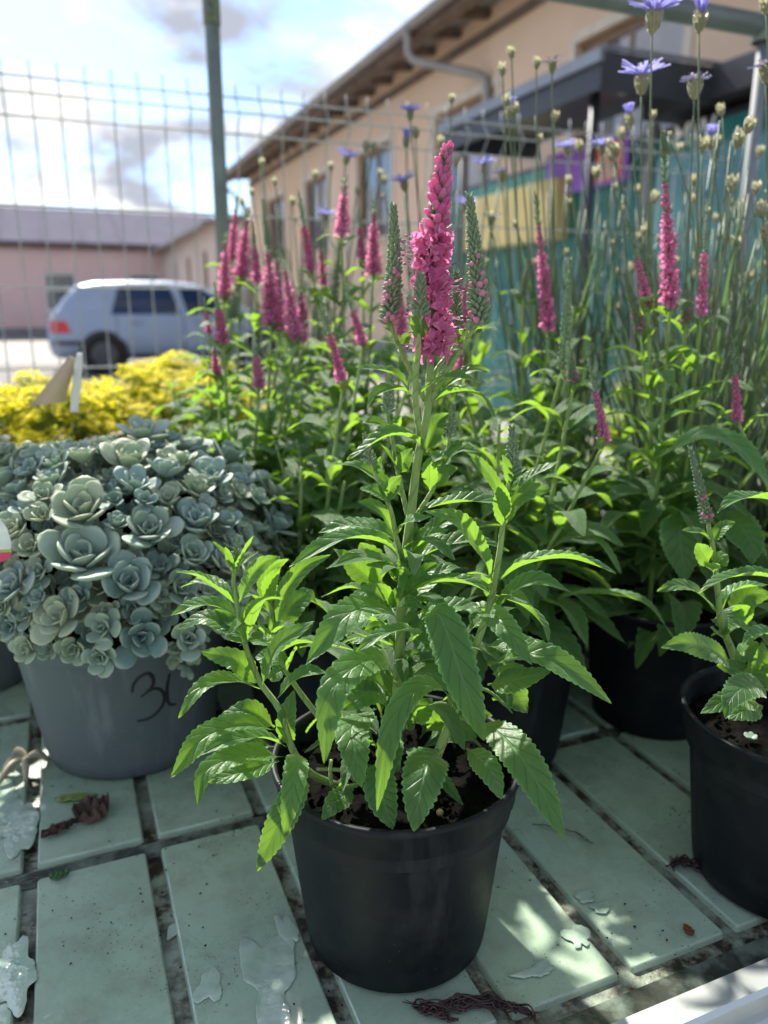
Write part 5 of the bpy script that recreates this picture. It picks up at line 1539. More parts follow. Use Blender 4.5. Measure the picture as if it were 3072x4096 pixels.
def head_geo(kind, rng):
    mb = MB()
    # involucre of overlapping papery scales
    Ls, Rs = 0.0120, 0.0038
    rows = []
    for i in range(8):
        t = i / 7
        r = Rs * math.sin(PI * (0.10 + 0.72 * t)) ** 0.9 * (1.0 if kind else 1 - 0.55 * t ** 3)
        rows.append([(r * math.cos(2 * PI * k / 10), r * math.sin(2 * PI * k / 10), Ls * t) for k in range(10)])
    ids = mb.grid(rows, 0, True, [[(0.5, 0.3, 0)] * 10] * 8)
    mb.face(ids[-1])
    for i in range(26):
        t = 0.05 + 0.85 * i / 26
        a = 2.39996 * i
        r = Rs * math.sin(PI * (0.10 + 0.72 * t)) ** 0.9 * 1.08
        c, s = math.cos(a), math.sin(a)
        w, h = 0.0030, 0.0048
        rr = [(0, 0.6, 0), (0.4, 1.0, 0.0005), (0.8, 0.75, 0.0009), (1.0, 0.1, 0.0007)]
        r2, a2 = [], []
        for u, ww, ex in rr:
            r2.append([((r + ex) * c - s * q * w * 0.5 * ww, (r + ex) * s + c * q * w * 0.5 * ww, Ls * t + h * u - 0.0006 * abs(q)) for q in (-1, 0, 1)])
            a2.append([(q, u, 0) for q in (-1, 0, 1)])
        mb.grid(r2, 0, False, a2)
    if kind:
        n = 40 if kind == 1 else 22
        for i in range(n):
            a = 2 * PI * i / n + rng.uniform(-0.1, 0.1)
            el = {1: rng.uniform(0.35, 1.05), 2: rng.uniform(1.15, 1.45), 3: rng.uniform(-0.2, 0.9)}[kind]
            ln = {1: rng.uniform(0.010, 0.0155), 2: 0.010, 3: rng.uniform(0.005, 0.010)}[kind]
            c, s = math.cos(a), math.sin(a)
            r2, a2 = [], []
            for u, ww in ((0, 0.4), (0.5, 0.8), (0.9, 1.0), (1.0, 0.6)):
                e = el * (1 - 0.35 * u) if kind != 2 else el
                x = 0.0022 + ln * u * math.cos(e); z = Ls * 0.92 + ln * u * math.sin(e)
                w = 0.0026 * ww
                r2.append([(x * c - s * q * w * 0.5, x * s + c * q * w * 0.5, z + (0.0008 if q else 0)) for q in (-1, 0, 1)])
                a2.append([(q * 0.8, u, 0) for q in (-1, 0.4, 1)])
            mb.grid(r2, 1, False, a2)
    return mb


hr = random.Random(9)
HEADS = [head_geo(0, hr).mesh('bud', [M_PAPER, M_VIOLET]), head_geo(1, hr).mesh('flower', [M_PAPER, M_VIOLET]), head_geo(2, hr).mesh('flower', [M_PAPER, M_VIOLET]), head_geo(3, hr).mesh('flower', [M_PAPER, M_FADED])]
HN = ['bud', 'flower', 'flower', 'flower']
# (kind, x, y of the head's foot in display px, Y)
CAT = {
 'a': ((0.330, 0.800), 'tall blue cupid\'s dart with two open violet flowers reaching the top edge', [(1, 1408, 74, 0.70), (2, 1510, 70, 0.71), (1, 1385, 205, 0.78), (3, 1500, 215, 0.74), (2, 1363, 275, 0.80), (0, 1580, 415, 0.70), (0, 1612, 290, 0.74), (0, 1590, 320, 0.78), (0, 1516, 330, 0.78), (0, 1545, 318, 0.8), (0, 1330, 340, 0.8)]),
 'b': ((0.475, 0.860), 'cupid\'s dart with faded flower and silvery buds at the right edge', [(0, 1655, 30, 0.72), (3, 1655, 180, 0.74), (0, 1648, 470, 0.66), (0, 1650, 520, 0.67), (0, 1560, 250, 0.84), (2, 1536, 325, 0.82), (0, 1590, 540, 0.78), (0, 1632, 420, 0.84), (0, 1500, 400, 0.86), (0, 1618, 610, 0.8)]),
 'c': ((0.235, 1.00), 'cupid\'s dart with a bunch of tall silvery buds in the middle right', [(0, 1105, 128, 0.88), (0, 1086, 165, 0.88), (0, 1095, 232, 0.9), (0, 1115, 246, 0.9), (0, 1158, 150, 0.88), (3, 1192, 160, 0.86), (0, 1197, 265, 0.88), (0, 1165, 312, 0.9), (2, 1100, 260, 0.94), (1, 1044, 375, 0.92), (3, 1085, 395, 0.95), (0, 1160, 580, 0.9), (0, 1060, 480, 0.95)]),
 'd': ((0.375, 1.03), 'cupid\'s dart with two violet flowers before the purple poster', [(1, 1300, 335, 0.92), (1, 1226, 340, 0.95), (0, 1253, 330, 0.9), (0, 1320, 348, 0.92), (0, 1290, 385, 0.95), (0, 1230, 400, 0.95), (0, 1345, 300, 0.95), (0, 1410, 260, 0.93), (0, 1365, 590, 0.85), (0, 1412, 440, 0.93), (0, 1440, 520, 0.9)]),
 'e': ((0.09, 1.15), 'cupid\'s dart with violet flowers left of the tall pink spike', [(1, 886, 262, 1.0), (2, 877, 320, 1.02), (0, 898, 300, 1.0), (0, 975, 225, 0.98), (0, 950, 318, 1.0), (0, 938, 400, 1.05), (1, 876, 415, 1.05), (1, 1002, 460, 1.0), (0, 985, 360, 1.1), (3, 1060, 490, 1.0), (0, 830, 400, 1.1)]),
 'f': ((-0.13, 1.27), 'cupid\'s dart with thin pale buds in front of the orange wall', [(0, 567, 362, 1.12), (0, 595, 402, 1.12), (0, 680, 388, 1.14), (0, 715, 370, 1.14), (1, 745, 358, 1.12), (0, 789, 328, 1.1), (0, 806, 328, 1.1), (0, 820, 385, 1.12), (1, 701, 480, 1.12), (0, 632, 445, 1.16), (0, 525, 445, 1.15), (0, 545, 425, 1.16), (0, 770, 420, 1.15), (0, 655, 510, 1.16)]),
 'g': ((0.52, 1.10), 'cupid\'s dart of thin grassy stems behind the right-hand flowers', [(0, 1470, 330, 1.0), (0, 1500, 440, 1.02), (0, 1545, 480, 1.0), (0, 1400, 500, 1.05), (0, 1600, 450, 1.0), (0, 1380, 420, 1.05), (0, 1640, 340, 1.0), (0, 1345, 460, 1.06)]),
}
crng = random.Random(14)
for key, (loc, label, heads) in CAT.items():
    root = empty('potted_cupids_dart', (loc[0], loc[1], ZT), label, 'potted plant', 'blue flowering plants at the back')
    pot_parts(root, seed=ord(key))
    for kd, x, y, Y in heads:
        B = at(x * D, y * D, Y) - root.location
        foot = Vector((crng.uniform(-0.035, 0.035), crng.uniform(-0.035, 0.035), 0.112))
        m1 = foot.lerp(B, 0.5) + Vector((crng.uniform(-0.02, 0.02), crng.uniform(-0.02, 0.02), 0))
        m1.x = foot.x + (B.x - foot.x) * 0.62; m1.y = foot.y + (B.y - foot.y) * 0.62
        P = catmull([foot, m1, B], 18)
        mb = MB(); mb.tube(P, [0.0013 - 0.0005 * j / 18 for j in range(19)], 5)
        # side twig with a small leaflet
        if crng.random() < 0.7:
            j = crng.randrange(7, 13)
            q = P[j] + Vector((crng.uniform(-0.05, 0.05), crng.uniform(-0.03, 0.03), crng.uniform(0.06, 0.16)))
            mb.tube(catmull([P[j], P[j].lerp(q, 0.5) + Vector((0.006, 0, 0.004)), q], 8), 0.0007, 4)
            stem = obj('stem', mb.mesh('stem', M_CSTEM), root)
            s = crng.uniform(0.4, 0.75)
            obj('bud', HEADS[0], root, Matrix.Translation(q) @ frame_z(q - P[j]) @ Matrix.Scale(s, 4))
        else:
            obj('stem', mb.mesh('stem', M_CSTEM), root)
        d = (P[-1] - P[-2]).normalized() + Vector((crng.uniform(-0.15, 0.15), crng.uniform(-0.2, 0.05), 0))
        s = crng.uniform(0.8, 1.1) * (1.05 if kd else 0.95) * (1.25 if Y < 0.8 else 1.0)
        obj(HN[kd], HEADS[kd], root, Matrix.Translation(B) @ frame_z(d, spin=crng.random() * 6) @ Matrix.Scale(s, 4))
    mb = MB()                                             # tuft of bare stems and grassy leaves
    for k in range(58):
        a = crng.random() * 2 * PI
        h = crng.uniform(0.14, 0.40); lean = crng.uniform(0.02, 0.13)
        f0 = Vector((crng.uniform(-0.04, 0.04), crng.uniform(-0.04, 0.04), 0.112))
        tip = f0 + Vector((lean * math.cos(a), lean * math.sin(a), h))
        mid = f0.lerp(tip, 0.5) - Vector((lean * 0.25 * math.cos(a), lean * 0.25 * math.sin(a), 0))
        P = catmull([f0, mid, tip], 8)
        n_ = Vector((-math.sin(a), math.cos(a), 0))
        rows, at_ = [], []
        for j, p in enumerate(P):
            w = 0.0036 * (1 - (j / 8) ** 2) + 0.0003
            rows.append([p - n_ * w, p + Vector((0, 0, -0.001)), p + n_ * w]); at_.append([(-0.9, j / 8, 0), (0.0, j / 8, 0), (0.9, j / 8, 0)])
        mb.grid(rows, 0, False, at_)
    obj('grassy_leaves', mb.mesh('grassy_leaves', M_BLADE), root, kind='stuff')
    mb = MB()
    for k in range(44):
        a = crng.random() * 2 * PI
        f0 = Vector((crng.uniform(-0.04, 0.04), crng.uniform(-0.04, 0.04), 0.112))
        tip = f0 + Vector((0.07 * math.cos(a) * crng.random(), 0.07 * math.sin(a) * crng.random(), crng.uniform(0.2, 0.46)))
        mb.tube(catmull([f0, f0.lerp(tip, 0.5) + Vector((0, 0, 0.01)), tip], 6), 0.001, 4)
    obj('bare_stems', mb.mesh('bare_stems', M_CSTEM), root, kind='stuff')

# ---- lime leaved plant behind, right edge
M_LIME = leaf_mat('lime_leaf', (0.22, 0.34, 0.02), (0.36, 0.48, 0.04), (0.6, 0.75, 0.05), 0.4)
lm = leaf_geo([(0, 0, 0), (0.35, 0.01, 0.12), (0.7, 0, 0.1), (1, 0, -0.1)], 0.7, 0, 14, 0.15, 8, 2, 3, Vector((0, 0, 1))).mesh('leaf', M_LIME)
for (x, y), lab, sd in (((0.64, 1.08), 'lime green leafy plant behind the stems at the right edge', 1), ((0.40, 1.22), 'lime green leafy plant low behind the big right pink spike', 2)):
    root = empty('lime_leaf_plant', (x, y, ZT), lab, 'potted plant')
    pot_parts(root, seed=sd)
    rg = random.Random(sd)
    for k in range(60):
        a = rg.random() * 2 * PI; r = rg.random() * 0.11; z = 0.13 + 0.19 * rg.random() * (1 - r / 0.16)
        obj('leaf', lm, root, Matrix.Translation((r * math.cos(a), r * math.sin(a), z)) @ Matrix.Rotation(a, 4, 'Z') @ Matrix.Rotation(rg.uniform(-0.5, 0.4), 4, 'Y') @ Matrix.Scale(rg.uniform(0.035, 0.06), 4))
    mb = MB()
    for k in range(14):
        a = rg.random() * 2 * PI
        mb.tube([(0, 0, 0.11), (0.04 * math.cos(a), 0.04 * math.sin(a), 0.2), (0.07 * math.cos(a), 0.07 * math.sin(a), 0.27)], 0.0015, 5)
    obj('stems', mb.mesh('stems', M_STEM), root)

# ================================================================ yellow stonecrop
M_YFLOWER = leaf_mat('yellow_petal', (0.92, 0.80, 0.015), (0.96, 0.88, 0.03), (1.0, 0.92, 0.03), 0.6, vein=(0.7, 0.6, 0.05), sheen=0.1)
M_YLEAF = leaf_mat('stonecrop_leaf', (0.13, 0.21, 0.03), (0.26, 0.34, 0.05), (0.5, 0.6, 0.05), 0.3)


def cyme_geo(seed):
    rg = random.Random(seed)
    mb = MB()
    for k in range(30):
        r = 0.030 * math.sqrt(rg.random()); a = rg.random() * 2 * PI
        c = Vector((r * math.cos(a), r * math.sin(a), 0.018 * rg.random() - r * r * 9))
        sp = rg.random() * 6
        for j in range(5):
            b = sp + 2 * PI * j / 5
            d = Vector((math.cos(b), math.sin(b), 0.35)); n_ = Vector((-math.sin(b), math.cos(b), 0))
            i = [mb.vert(c, (0, 0, 0)), mb.vert(c + d * 0.0036 + n_ * 0.0018, (0.8, 0.5, 0)), mb.vert(c + d * 0.0074, (0.3, 1, 0)), mb.vert(c + d * 0.0036 - n_ * 0.0018, (0.8, 0.5, 0))]
            mb.face(i, 0)
        mb.tube([c + Vector((0, 0, 0)), c + Vector((0, 0, 0.004))], [0.001, 0.0004], 4, 0)
        mb.tube([c, Vector((0, 0, -0.03))], 0.0006, 3, 1, False)
    return mb


CYMES = [cyme_geo(k).mesh('flower_cluster', [M_YFLOWER, M_YLEAF]) for k in range(3)]
M_BROWNPOT = pot_mat('dark_pot', (0.014, 0.014, 0.015), 0.4, (0.03, 0.03, 0.03))
ypos = [(-0.27, 1.20), (-0.45, 1.09), (-0.62, 1.15), (-0.42, 1.28), (-0.58, 1.33), (-0.37, 1.42), (-0.76, 1.22)]
ylab = ['below the pale pink spikes', 'in the middle of the yellow patch', 'at the left of the middle row', 'in front of the car wheel', 'at the left in the back row', 'at the right in the back row', 'at the far left edge']
yh = [0.140, 0.120, 0.105, 0.125, 0.115, 0.145, 0.105]
yr = random.Random(4)
for (x, y), lab, h in zip(ypos, ylab, yh):
    root = empty('yellow_stonecrop', (x, y, ZT), 'yellow flowering stonecrop pot ' + lab, 'potted plant', 'yellow stonecrop at the back left')
    pot_parts(root, 0.12, 0.072, 0.055, M_BROWNPOT, seed=int(x * 100))
    for k in range(50):
        r = 0.10 * math.sqrt((k + 0.5) / 50); a = 2.39996 * k
        z = 0.12 + h + 0.035 - r * r * 5 + yr.uniform(-0.034, 0.026)
        tl = Matrix.Rotation(yr.uniform(-0.5, 0.5) + r * 3 * math.cos(a), 4, 'Y') @ Matrix.Rotation(yr.uniform(-0.3, 0.3) - r * 3 * math.sin(a), 4, 'X')
        obj('flower_cluster', CYMES[k % 3], root, Matrix.Translation((r * math.cos(a), r * math.sin(a), z)) @ tl @ Matrix.Rotation(yr.random() * 6, 4, 'Z') @ Matrix.Scale(yr.uniform(0.7, 1.05), 4))
    mb = MB()
    for k in range(700):
        r = 0.105 * math.sqrt(yr.random()); a = yr.random() * 2 * PI
        z = 0.115 + yr.random() * (h + 0.045 - r * r * 5)
        p = Vector((r * math.cos(a), r * math.sin(a), z))
        b = a + yr.uniform(-1, 1); el = yr.uniform(-0.2, 0.9)
        d = Vector((math.cos(b) * math.cos(el), math.sin(b) * math.cos(el), math.sin(el))); n_ = Vector((-math.sin(b), math.cos(b), 0))
        L = yr.uniform(0.012, 0.022)
        i = [mb.vert(p, (0, 0, 0)), mb.vert(p + d * L * 0.6 + n_ * L * 0.24, (0.9, 0.6, 0)), mb.vert(p + d * L, (0, 1, 0)), mb.vert(p + d * L * 0.6 - n_ * L * 0.24, (0.9, 0.6, 0))]
        mb.face(i)
    obj('foliage', mb.mesh('foliage', M_YLEAF), root, kind='stuff')

# ================================================================ rosette stonecrop in the grey pot
def sed_mat(name, c1, c2, rim):
    m, nt, b, o_ = mat(name)
    at_ = N(nt, 'Attribute', attribute_name='lc'); sep = N(nt, 'SeparateXYZ'); nt.links.new(at_.outputs['Vector'], sep.inputs[0])
    oi = nt.nodes.new('ShaderNodeObjectInfo')
    f = mth(nt, 'ADD', mth(nt, 'MULTIPLY', noise_n(nt, 2.5, 5), 0.6), mth(nt, 'MULTIPLY', oi.outputs['Random'], 0.5))
    c = ramp(nt, f, [(0.3, c1), (0.8, c2)])
    e = ramp(nt, sep.outputs[0], [(0.75, (0, 0, 0)), (1.0, (1, 1, 1))])
    c = mixc(nt, mth(nt, 'MULTIPLY', e, 0.7), c, rim)
    nt.links.new(c, b.inputs['Base Color'])
    b.inputs['Roughness'].default_value = 0.5
    b.inputs['Sheen Weight'].default_value = 0.25
    b.inputs['Subsurface Weight'].default_value = 0.0
    tr = nt.nodes.new('ShaderNodeBsdfTranslucent'); tr.inputs[0].default_value = (0.42, 0.58, 0.26, 1)
    mx = nt.nodes.new('ShaderNodeMixShader'); mx.inputs[0].default_value = 0.22
    nt.links.new(b.outputs[0], mx.inputs[1]); nt.links.new(tr.outputs[0], mx.inputs[2]); nt.links.new(mx.outputs[0], o_.inputs['Surface'])
    bump(nt, b, noise_n(nt, 30, 4), 0.1, 0.01)
    return m


M_SED = sed_mat('blue_green_succulent', (0.235, 0.355, 0.280), (0.370, 0.480, 0.375), (0.44, 0.52, 0.36))
M_SEDB = sed_mat('sage_succulent', (0.27, 0.37, 0.25), (0.40, 0.48, 0.33), (0.52, 0.54, 0.34))
M_SEDC = sed_mat('blue_succulent', (0.17, 0.29, 0.26), (0.29, 0.42, 0.37), (0.42, 0.50, 0.40))
M_SED2 = sed_mat('grey_pink_succulent', (0.25, 0.26, 0.21), (0.38, 0.36, 0.30), (0.50, 0.40, 0.36))


def sleaf_geo(w=0.72, cup=0.16, thick=0.095):
    """spoon leaf along +x, unit length, upper face +z, closed"""
    mb = MB()
    n, c = 9, 8
    rows, at_ = [], []
    for i in range(n + 1):
        t = i / n
        hw = 0.5 * w * (0.20 + 0.80 * math.sin(PI * 0.5 * min(1, t / 0.66)) ** 1.6) * (1 if t < 0.66 else math.sqrt(max(0.0, 1 - ((t - 0.66) / 0.345) ** 2)))
        th = thick * (1 - 0.3 * t) * (1 if i < n else 0.3)
        row, ar = [], []
        for k in range(2 * c):
            a = 2 * PI * k / (2 * c)
            q = math.cos(a)
            zz = th * math.sin(a) * 0.8 + cup * (q * hw / (0.5 * w)) ** 2 * 0.35 + cup * (t ** 2) * 0.9 + (0.06 if math.sin(a) < -0.9 else 0) * 0
            row.append((t, hw * q, zz)); ar.append((max(abs(q), max(0, t * 1.05)) ** 2, t, 0))
        rows.append(row); at_.append(ar)
    ids = mb.grid(rows, 0, True, at_)
    mb.face(ids[-1]); mb.face(list(reversed(ids[0])))
    return mb


SL = [sleaf_geo(0.74, 0.16), sleaf_geo(0.66, 0.22), sleaf_geo(0.80, 0.10)]
SLM = [g_.mesh('leaf', M_SED) for g_ in SL]
SLMS = [SLM, [g_.mesh('leaf', M_SEDB) for g_ in SL], [g_.mesh('leaf', M_SEDC) for g_ in SL]]


def rosette_leaves(rg, n=17, openness=1.0):
    out = []
    for k in range(n):
        t = k / n
        a = 2.39996 * k + rg.uniform(-0.15, 0.15)
        s = (0.30 + 0.70 * t ** 0.75) * rg.uniform(0.9, 1.1)
        el = 1.30 - (1.22 * t) * openness + rg.uniform(-0.1, 0.1)
        out.append((Matrix.Rotation(a, 4, 'Z') @ Matrix.Translation((0.05, 0, -0.10 * t + 0.06)) @ Matrix.Rotation(-el, 4, 'Y') @ Matrix.Rotation(rg.uniform(-0.2, 0.2), 4, 'X') @ Matrix.Scale(s, 4), rg.randrange(3)))
    return out


def rosette_mesh(seed, m, n=17, op=1.0):
    rg = random.Random(seed)
    mb = MB()
    for Mx, k in rosette_leaves(rg, n, op):
        mb.add(SL[k], Mx)
    return mb.mesh('rosette', m)


ROS = [rosette_mesh(k, (M_SED, M_SEDB, M_SEDC)[k % 3], 11 + k % 5, 0.7 + 0.06 * k) for k in range(8)]
ROS2 = [rosette_mesh(k + 10, M_SED2, 13) for k in range(3)]
GPX, GPY = -0.243, 0.668
sed = empty('potted_rosette_stonecrop', (GPX, GPY, ZT), 'blue-green rosette stonecrop in a grey pot with handwriting on the left', 'potted plant')
H_, R_, RB_ = 0.150, 0.103, 0.076
pot_parts(sed, H_, R_, RB_, M_GREYPOT, True, seed=8, fill=0.012)
DC = Vector((0.012, 0.0, H_ + 0.008))
DR = Vector((0.152, 0.152, 0.130))


def dome_hit(x, y):
    """where the sight line of a display pixel meets the mound"""
    r = ray(x * D, y * D).normalized()
    o_ = CAMLOC - sed.location - DC
    a = sum((r[i] / DR[i]) ** 2 for i in range(3)); b = 2 * sum(r[i] * o_[i] / DR[i] ** 2 for i in range(3)); c = sum((o_[i] / DR[i]) ** 2 for i in range(3)) - 1
    q = b * b - 4 * a * c
    if q < 0:
        return None
    p = o_ + r * ((-b - math.sqrt(q)) / (2 * a))
    n_ = Vector([p[i] / DR[i] ** 2 for i in range(3)]).normalized()
    return p + DC, n_


Z3 = 1150 / 1659 / D                                      # third zoom view -> display px
front = [(460, 1220, 250), (750, 1370, 190), (480, 930, 205), (860, 1040, 175), (1150, 1000, 155), (740, 640, 190), (1110, 1190, 140), (130, 660, 165), (1000, 640, 120), (1300, 640, 100), (1390, 770, 105), (1140, 800, 135), (440, 600, 140), (70, 1370, 140), (60, 1050, 130), (300, 760, 130), (1330, 1000, 95), (980, 860, 110)]
rg = random.Random(6)
placed = []
nleaf = 0
for i, (x, y, r) in enumerate(front):
    h = dome_hit(x * Z3, (1400 / D) + y * Z3)
    if h is None:
        continue
    p, n_ = h
    s = r * Z3 * D * 0.000146 * (0.60 / 0.45) * 1.12
    ax_ = (n_ * 0.75 + Vector((rg.uniform(-0.3, 0.3), -0.12 + rg.uniform(-0.2, 0.2), 0.6))).normalized()
    Mx = Matrix.Translation(p - n_ * s * 0.25) @ frame_z(ax_, spin=rg.random() * 6) @ Matrix.Scale(s * 1.05, 4)
    mb = MB(); mb.tube([(0, 0, -0.9), (0, 0, 0.1)], [0.08, 0.07], 7)
    ro = obj('rosette', mb.mesh('rosette_stalk', M_SED), sed, Mx)
    for Ml, k in rosette_leaves(rg, 15, rg.uniform(0.58, 0.86)):
        obj('leaf', SLMS[(i * 2) % 3][k], ro, Ml)
    placed.append((p, s))
cnt = 0
for k in range(2600):                                     # fill the rest of the mound
    a = rg.random() * 2 * PI; el = math.asin(rg.uniform(-0.05, 1.0))
    d = Vector((math.cos(a) * math.cos(el), math.sin(a) * math.cos(el), math.sin(el)))
    p = Vector([d[i] * DR[i] for i in range(3)]) + DC
    if p.z < H_ + 0.006:
        continue
    s = rg.uniform(0.013, 0.029)
    if any((p - q).length < (s + t) * 0.58 for q, t in placed):
        continue
    n_ = Vector([d[i] / DR[i] for i in range(3)]).normalized()
    p = DC + (p - DC) * (1 + 0.22 * noise.noise(d * 3.1 + Vector((4, 1, 0))))
    ax_ = (n_ * 0.8 + Vector((rg.uniform(-0.35, 0.35), rg.uniform(-0.35, 0.35), 0.4))).normalized()
    obj('rosette', ROS[k % 8], sed, Matrix.Translation(p - n_ * s * 0.4) @ frame_z(ax_, spin=rg.random() * 6) @ Matrix.Scale(s, 4))
    placed.append((p, s)); cnt += 1
for k in range(2500):                                     # small rosettes in the gaps
    a = rg.random() * 2 * PI; el = math.asin(rg.uniform(-0.05, 1.0))
    d = Vector((math.cos(a) * math.cos(el), math.sin(a) * math.cos(el), math.sin(el)))
    p = Vector([d[i] * DR[i] * 0.93 * (1 + 0.2 * noise.noise(d * 3.1 + Vector((4, 1, 0)))) for i in range(3)]) + DC
    s = rg.uniform(0.011, 0.019)
    if p.z < H_ or rg.random() < 0.2 or any((p - q).length < (s + t) * 0.52 for q, t in placed):
        continue
    obj('rosette', ROS[k % 8], sed, Matrix.Translation(p) @ frame_z((d + Vector((0, -0.1, 0.3))), spin=rg.random() * 6) @ Matrix.Scale(s, 4))
    placed.append((p, s))
for k in range(170):                                      # lower storey of shaded shoots
    a = 2.39996 * k; el = math.asin(0.02 + 0.97 * k / 170)
    d = Vector((math.cos(a) * math.cos(el), math.sin(a) * math.cos(el), math.sin(el)))
    p = Vector([d[i] * DR[i] * 0.80 for i in range(3)]) + DC
    obj('rosette', ROS[k % 8], sed, Matrix.Translation(p) @ frame_z((d + Vector((rg.uniform(-0.3, 0.3), rg.uniform(-0.4, 0.2), 0.3))), spin=rg.random() * 6) @ Matrix.Scale(rg.uniform(0.016, 0.022), 4))
for (x, y, s) in ((255, 1375, 0.012), (268, 1400, 0.010), (180, 1385, 0.010), (415, 1360, 0.016), (372, 1330, 0.016), (392, 1395, 0.014), (440, 1330, 0.018), (330, 1340, 0.013), (300, 1330, 0.014), (100, 1340, 0.010), (60, 1330, 0.014), (420, 1410, 0.012), (350, 1370, 0.014), (395, 1350, 0.015), (430, 1375, 0.014), (445, 1300, 0.02), (405, 1320, 0.018), (340, 1395, 0.012), (375, 1420, 0.011), (408, 1440, 0.011), (310, 1350, 0.012), (140, 1345, 0.013), (25, 1335, 0.013), (225, 1345, 0.012), (290, 1365, 0.011), (200, 1340, 0.012)):
    p = at(x * D, y * D, 0.572 + 0.00016 * abs(x - 230)) - sed.location               # trailing shoots over the rim
    obj('rosette', ROS[int(x) % 8], sed, Matrix.Translation(p) @ frame_z(Vector((rg.uniform(-0.3, 0.4), -0.8, rg.uniform(-0.2, 0.4))), spin=rg.random() * 6) @ Matrix.Scale(s, 4))
    mb = MB(); q = Vector((p.x * 0.95, p.y + 0.03, H_ + 0.01)); mb.tube(catmull([q, q.lerp(p, 0.5) + Vector((0, -0.008, 0.006)), p], 8), 0.0012, 5)
    obj('trailing_stem', mb.mesh('trailing_stem', M_SED), sed)
# dark core of stems under the rosettes
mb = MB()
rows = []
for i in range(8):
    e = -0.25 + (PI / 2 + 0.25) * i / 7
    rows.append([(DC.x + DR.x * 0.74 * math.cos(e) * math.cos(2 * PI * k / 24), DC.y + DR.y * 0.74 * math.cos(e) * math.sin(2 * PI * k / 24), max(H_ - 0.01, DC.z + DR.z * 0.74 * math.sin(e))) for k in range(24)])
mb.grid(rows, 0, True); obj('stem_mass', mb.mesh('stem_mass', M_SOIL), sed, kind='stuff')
# handwriting on the grey pot
M_INK = plain('black_marker', (0.012, 0.012, 0.014), 0.5)


def pot_hit(x, y):
    r = ray(x, y).normalized(); o_ = CAMLOC - sed.location
    t = 0.3
    for _ in range(3000):
        p = o_ + r * t
        z = p.z
        rr = RB_ + (R_ - 0.0035 - RB_) * z / H_
        if 0 < z < H_ and math.hypot(p.x, p.y) <= rr + 0.0006:
            return p
        t += 0.0003
    return None


def stroke(pts, w=0.0016):
    P = [pot_hit(x / 1.952, 2400 + y / 1.952) for x, y in pts]
    P = [p for p in P if p]
    if len(P) > 2:
        mb = MB()
        Q = catmull(P, 24)
        rows = []
        for i, p in enumerate(Q):
            t = (Q[min(i + 1, 24)] - Q[max(0, i - 1)]).normalized()
            n_ = Vector((p.x, p.y, 0)).normalized()
            s_ = t.cross(n_)
            ww = w * (0.55 + 0.45 * math.sin(PI * (i + 2) / 28))
            rows.append([p - s_ * ww, p + n_ * 0.0004, p + s_ * ww])
        mb.grid(rows); obj('handwriting', mb.mesh('handwriting', M_INK), sed)


stroke([(1033, 722), (1040, 665), (1085, 605), (1150, 572), (1190, 600), (1195, 660), (1150, 715), (1100, 758)])
stroke([(1100, 758), (1170, 705), (1230, 692), (1275, 725), (1283, 790), (1235, 870), (1160, 925), (1070, 948)])
stroke([(1325, 575), (1308, 660), (1305, 760), (1325, 815), (1375, 812)])

# second rosette plant further back
for (x, y, r, h), lab, sd in (((-0.31, 0.985, 0.13, 0.10), 'grey pink rosette stonecrop blurred behind the grey pot', 1), ((-0.47, 0.80, 0.125, 0.115), 'grey rosette stonecrop at the left edge behind the grey pot', 2), ((-0.555, 1.01, 0.13, 0.105), 'grey pink rosette stonecrop far left in front of the yellow flowers', 3)):
    root = empty('potted_rosette_stonecrop', (x, y, ZT), lab, 'potted plant')
    pot_parts(root, 0.14, 0.095, 0.07, M_GREYPOT, seed=sd)
    q = random.Random(sd)
    pl_ = []
    for k in range(900):
        a = q.random() * 2 * PI; el = math.asin(q.uniform(-0.1, 1))
        d = Vector((math.cos(a) * math.cos(el) * r, math.sin(a) * math.cos(el) * r, 0.145 + math.sin(el) * h))
        s = q.uniform(0.011, 0.018)
        if any((d - e).length < (s + t) * 0.75 for e, t in pl_):
            continue
        pl_.append((d, s))
        obj('rosette', ROS2[k % 3], root, Matrix.Translation(d) @ frame_z(Vector((d.x, d.y, d.z - 0.05)), spin=q.random() * 6) @ Matrix.Scale(s, 4))

# ================================================================ plant labels
M_TAG = leaf_mat('white_plastic_tag', (0.70, 0.72, 0.70), (0.78, 0.80, 0.78), (0.8, 0.8, 0.75), 0.35, rough=0.3, sheen=0, vein=(0.74, 0.76, 0.74))
M_TAG2 = leaf_mat('bleached_card_tag', (0.42, 0.36, 0.28), (0.52, 0.45, 0.36), (0.7, 0.6, 0.45), 0.4, rough=0.4, sheen=0, vein=(0.47, 0.41, 0.32))
YT = 0.80
lab = empty('plant_label', at(160 * D, 885 * D, YT), 'white plastic label stake in the rosette stonecrop', 'plant label')
mb = MB()
b_, t_ = at(160 * D, 890 * D, YT) - lab.location, at(172 * D, 762 * D, YT) - lab.location
dx = Vector((0.0042, 0, 0))
dy = Vector((0, 0.0006, 0))
ids = []
rows = []
for k in range(7):
    p = b_.lerp(t_, k / 6); w_ = 1.0 if k < 6 else 0.6
    rows.append([p - dx * w_ - dy, p + dx * w_ - dy, p + dx * w_ + dy, p - dx * w_ + dy])
mb.grid(rows, 0, True); obj('stake', mb.mesh('stake', M_TAG, False), lab)
lab2 = empty('plant_label', at(90 * D, 885 * D, YT), 'bleached beige card label leaning over the rosette stonecrop', 'plant label')
mb = MB()
c = [at(x * D, y * D, YT + d) - lab2.location for x, y, d in ((62, 878, 0.0), (140, 868, 0.012), (165, 775, 0.012), (150, 768, 0.008))]
n_ = (c[1] - c[0]).cross(c[3] - c[0]).normalized() * 0.0008
top = []
rows = []
